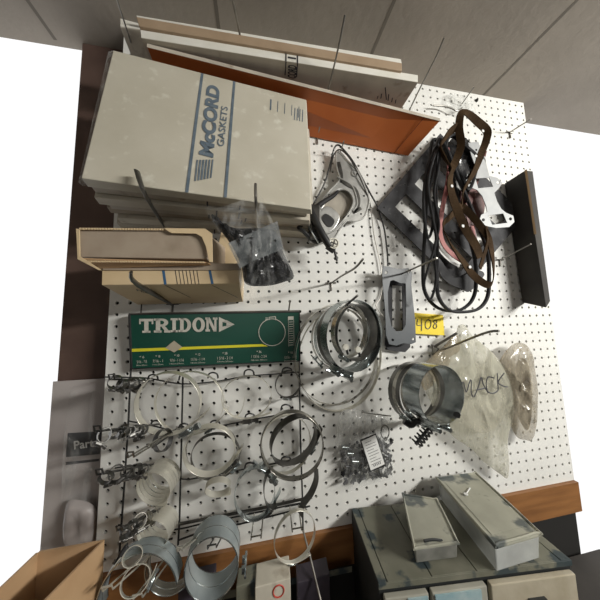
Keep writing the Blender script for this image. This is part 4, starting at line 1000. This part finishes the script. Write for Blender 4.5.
# ------------------------------------------------------------------ small things under the board
t = thing('metal_rail', 'grey-green metal rail lying under the wood ledge', 'rail', U(260,585,1))
MB().hexa([U(212,594,1.4), U(352,566,1.4), U(352,572,1.4), U(212,602,1.4)], [U(212,594,.6), U(352,566,.6), U(352,572,.6), U(212,602,.6)]).build('rail_body', M_chest, t)
def carton3(name, label, cat, pf, w, h, dep, m, parts=()):
    c = U(*pf); t = thing(name, label, cat, c+V((0,h,0)))
    q = [c, c+V((w,-.12,0)), c+V((w,h,0)), c+V((0,h,0))]; b = [p+V((.1,-.15,-dep)) for p in q]
    MB().hexa(q, b).build('box_body', m, t, bevel=.06); return t, q
t, q = carton3('small_carton', 'small cream carton with red print under the wood ledge', 'carton', (255,588,3.2), 2.6, 5.2, 1.6, M_lcart2)
f_ = Face(*q); n_ = MB(); P_ = [q[0]+V((1.7+cos(2*pi*k/20)*.4, .55+sin(2*pi*k/20)*.4, .02)) for k in range(20)]; n_.tube(P_, .05, closed=True, seg=5); n_.build('red_mark', M_redp, t)
carton3('storage_jar', 'grey plastic container left of the cream carton', 'container', (236,587,2.6), 1.5, 5, 1.2, M_chest)
carton3('small_carton', 'dark purple carton at the bottom right of the slanting rod', 'carton', (297,583,2.8), 2.6, 4.6, 1.2, M_purp)
carton3('small_carton', 'dark brown carton under the left end of the wood ledge', 'carton', (178,590,2.0), 2.4, 5, 1.2, M_purp)

# ------------------------------------------------------------------ left edge
t = thing('open_carton', 'open tan cardboard carton at the lower left corner', 'carton', U(85,600,6))
cq = [V((-22.5,15.2,7)), V((-14.6,15.2,7))]
p1 = U(104,541,4.5); p2 = U(103,566,5.8)
A_, B_, C_, D_ = U(103.5,541,3.6), U(62,541,3.6), U(62,577,6.6), U(76,575,6.8)
def sheet(mb, pts, nrm, th=.12):
    pts = [V(p) for p in pts]; nn = V(nrm).normalized()*th; mb.hexa(pts, [p+nn for p in pts]); return mb
jr = A_.y
i1 = A_.x; i0 = i1-3.6; db = A_.z; df = 9.5
sheet(MB(), [V((i0,jr,db)), V((i1,jr,db)), V((i1,30,db)), V((i0,30,db))], (0,0,-1)).build('back_panel', M_tan, t)
rt = V((i1,jr,db)); rf = V((i1-1.2, jr-.3, df))
sheet(MB(), [rt, rf, V((i1-1.2,30,df)), V((i1,30,db))], (-1,0,-.1)).build('side_panel', M_tan, t)
sheet(MB(), [V((i0-.5,jr+1,df)), V((i1-1.2,jr+1,df)), V((i1-1.2,30,df)), V((i0-.5,30,df))], (0,0,1)).build('front_panel', M_tan, t)
sheet(MB(), [V((i0,jr,db)), V((i0-.5,jr,df)), V((i0-.5,30,df)), V((i0,30,db))], (-1,0,0)).build('side_panel', M_tan, t)
t = thing('hanging_poster', 'plastic sleeved sheet with a dark banner at the left of the pegboard', 'poster', U(88,460,-1))
PQ = [U(52,392,-1.2), U(101,392,-1.2), U(93,545,-1.2), U(52,545,-1.2)]
PQ = [V((-22.2, 8.5, -1.3)), V((-18.3, 8.5, -1.3)), V((-18.3, 25, -1.3)), V((-22.2, 25, -1.3))]
MB().hexa(PQ, [p-V((0,0,.08)) for p in PQ]).build('sheet', M_pale, t)
PF = Face(*PQ)
bn = MB(); PF.poly(bn, [(68,433),(102,431),(100,454),(66,457)], .02); PF.poly(bn, [(66,462),(99.5,458.5),(99,461),(66,465)], .02); bn.build('dark_banner', M_banner, t, label='dark banner')
n_ = MB(); text(n_, 'Parts', PF, (74.5,449.5), (98.5,446), (74,441), .04, .02); n_.build('lettering', M_white, t)
bl = blob([(70,392),(84,391),(100,394),(102,420),(101,440),(97,500),(93,545),(66,545),(62,470)], -1.0, .4, 41, amp=.3, fs=.8, rings=10); bl.build('plastic_sleeve', M_bag2, t)
t = thing('crumpled_packet', 'dim grey packet low at the left of the pegboard', 'packet', U(88,530,-.8))
blob([(66,505),(80,500),(94,506),(97,520),(92,545),(66,545)], -.6, .5, 43, amp=.3, fs=.9, rings=8).build('packet_body', M_pale, t)
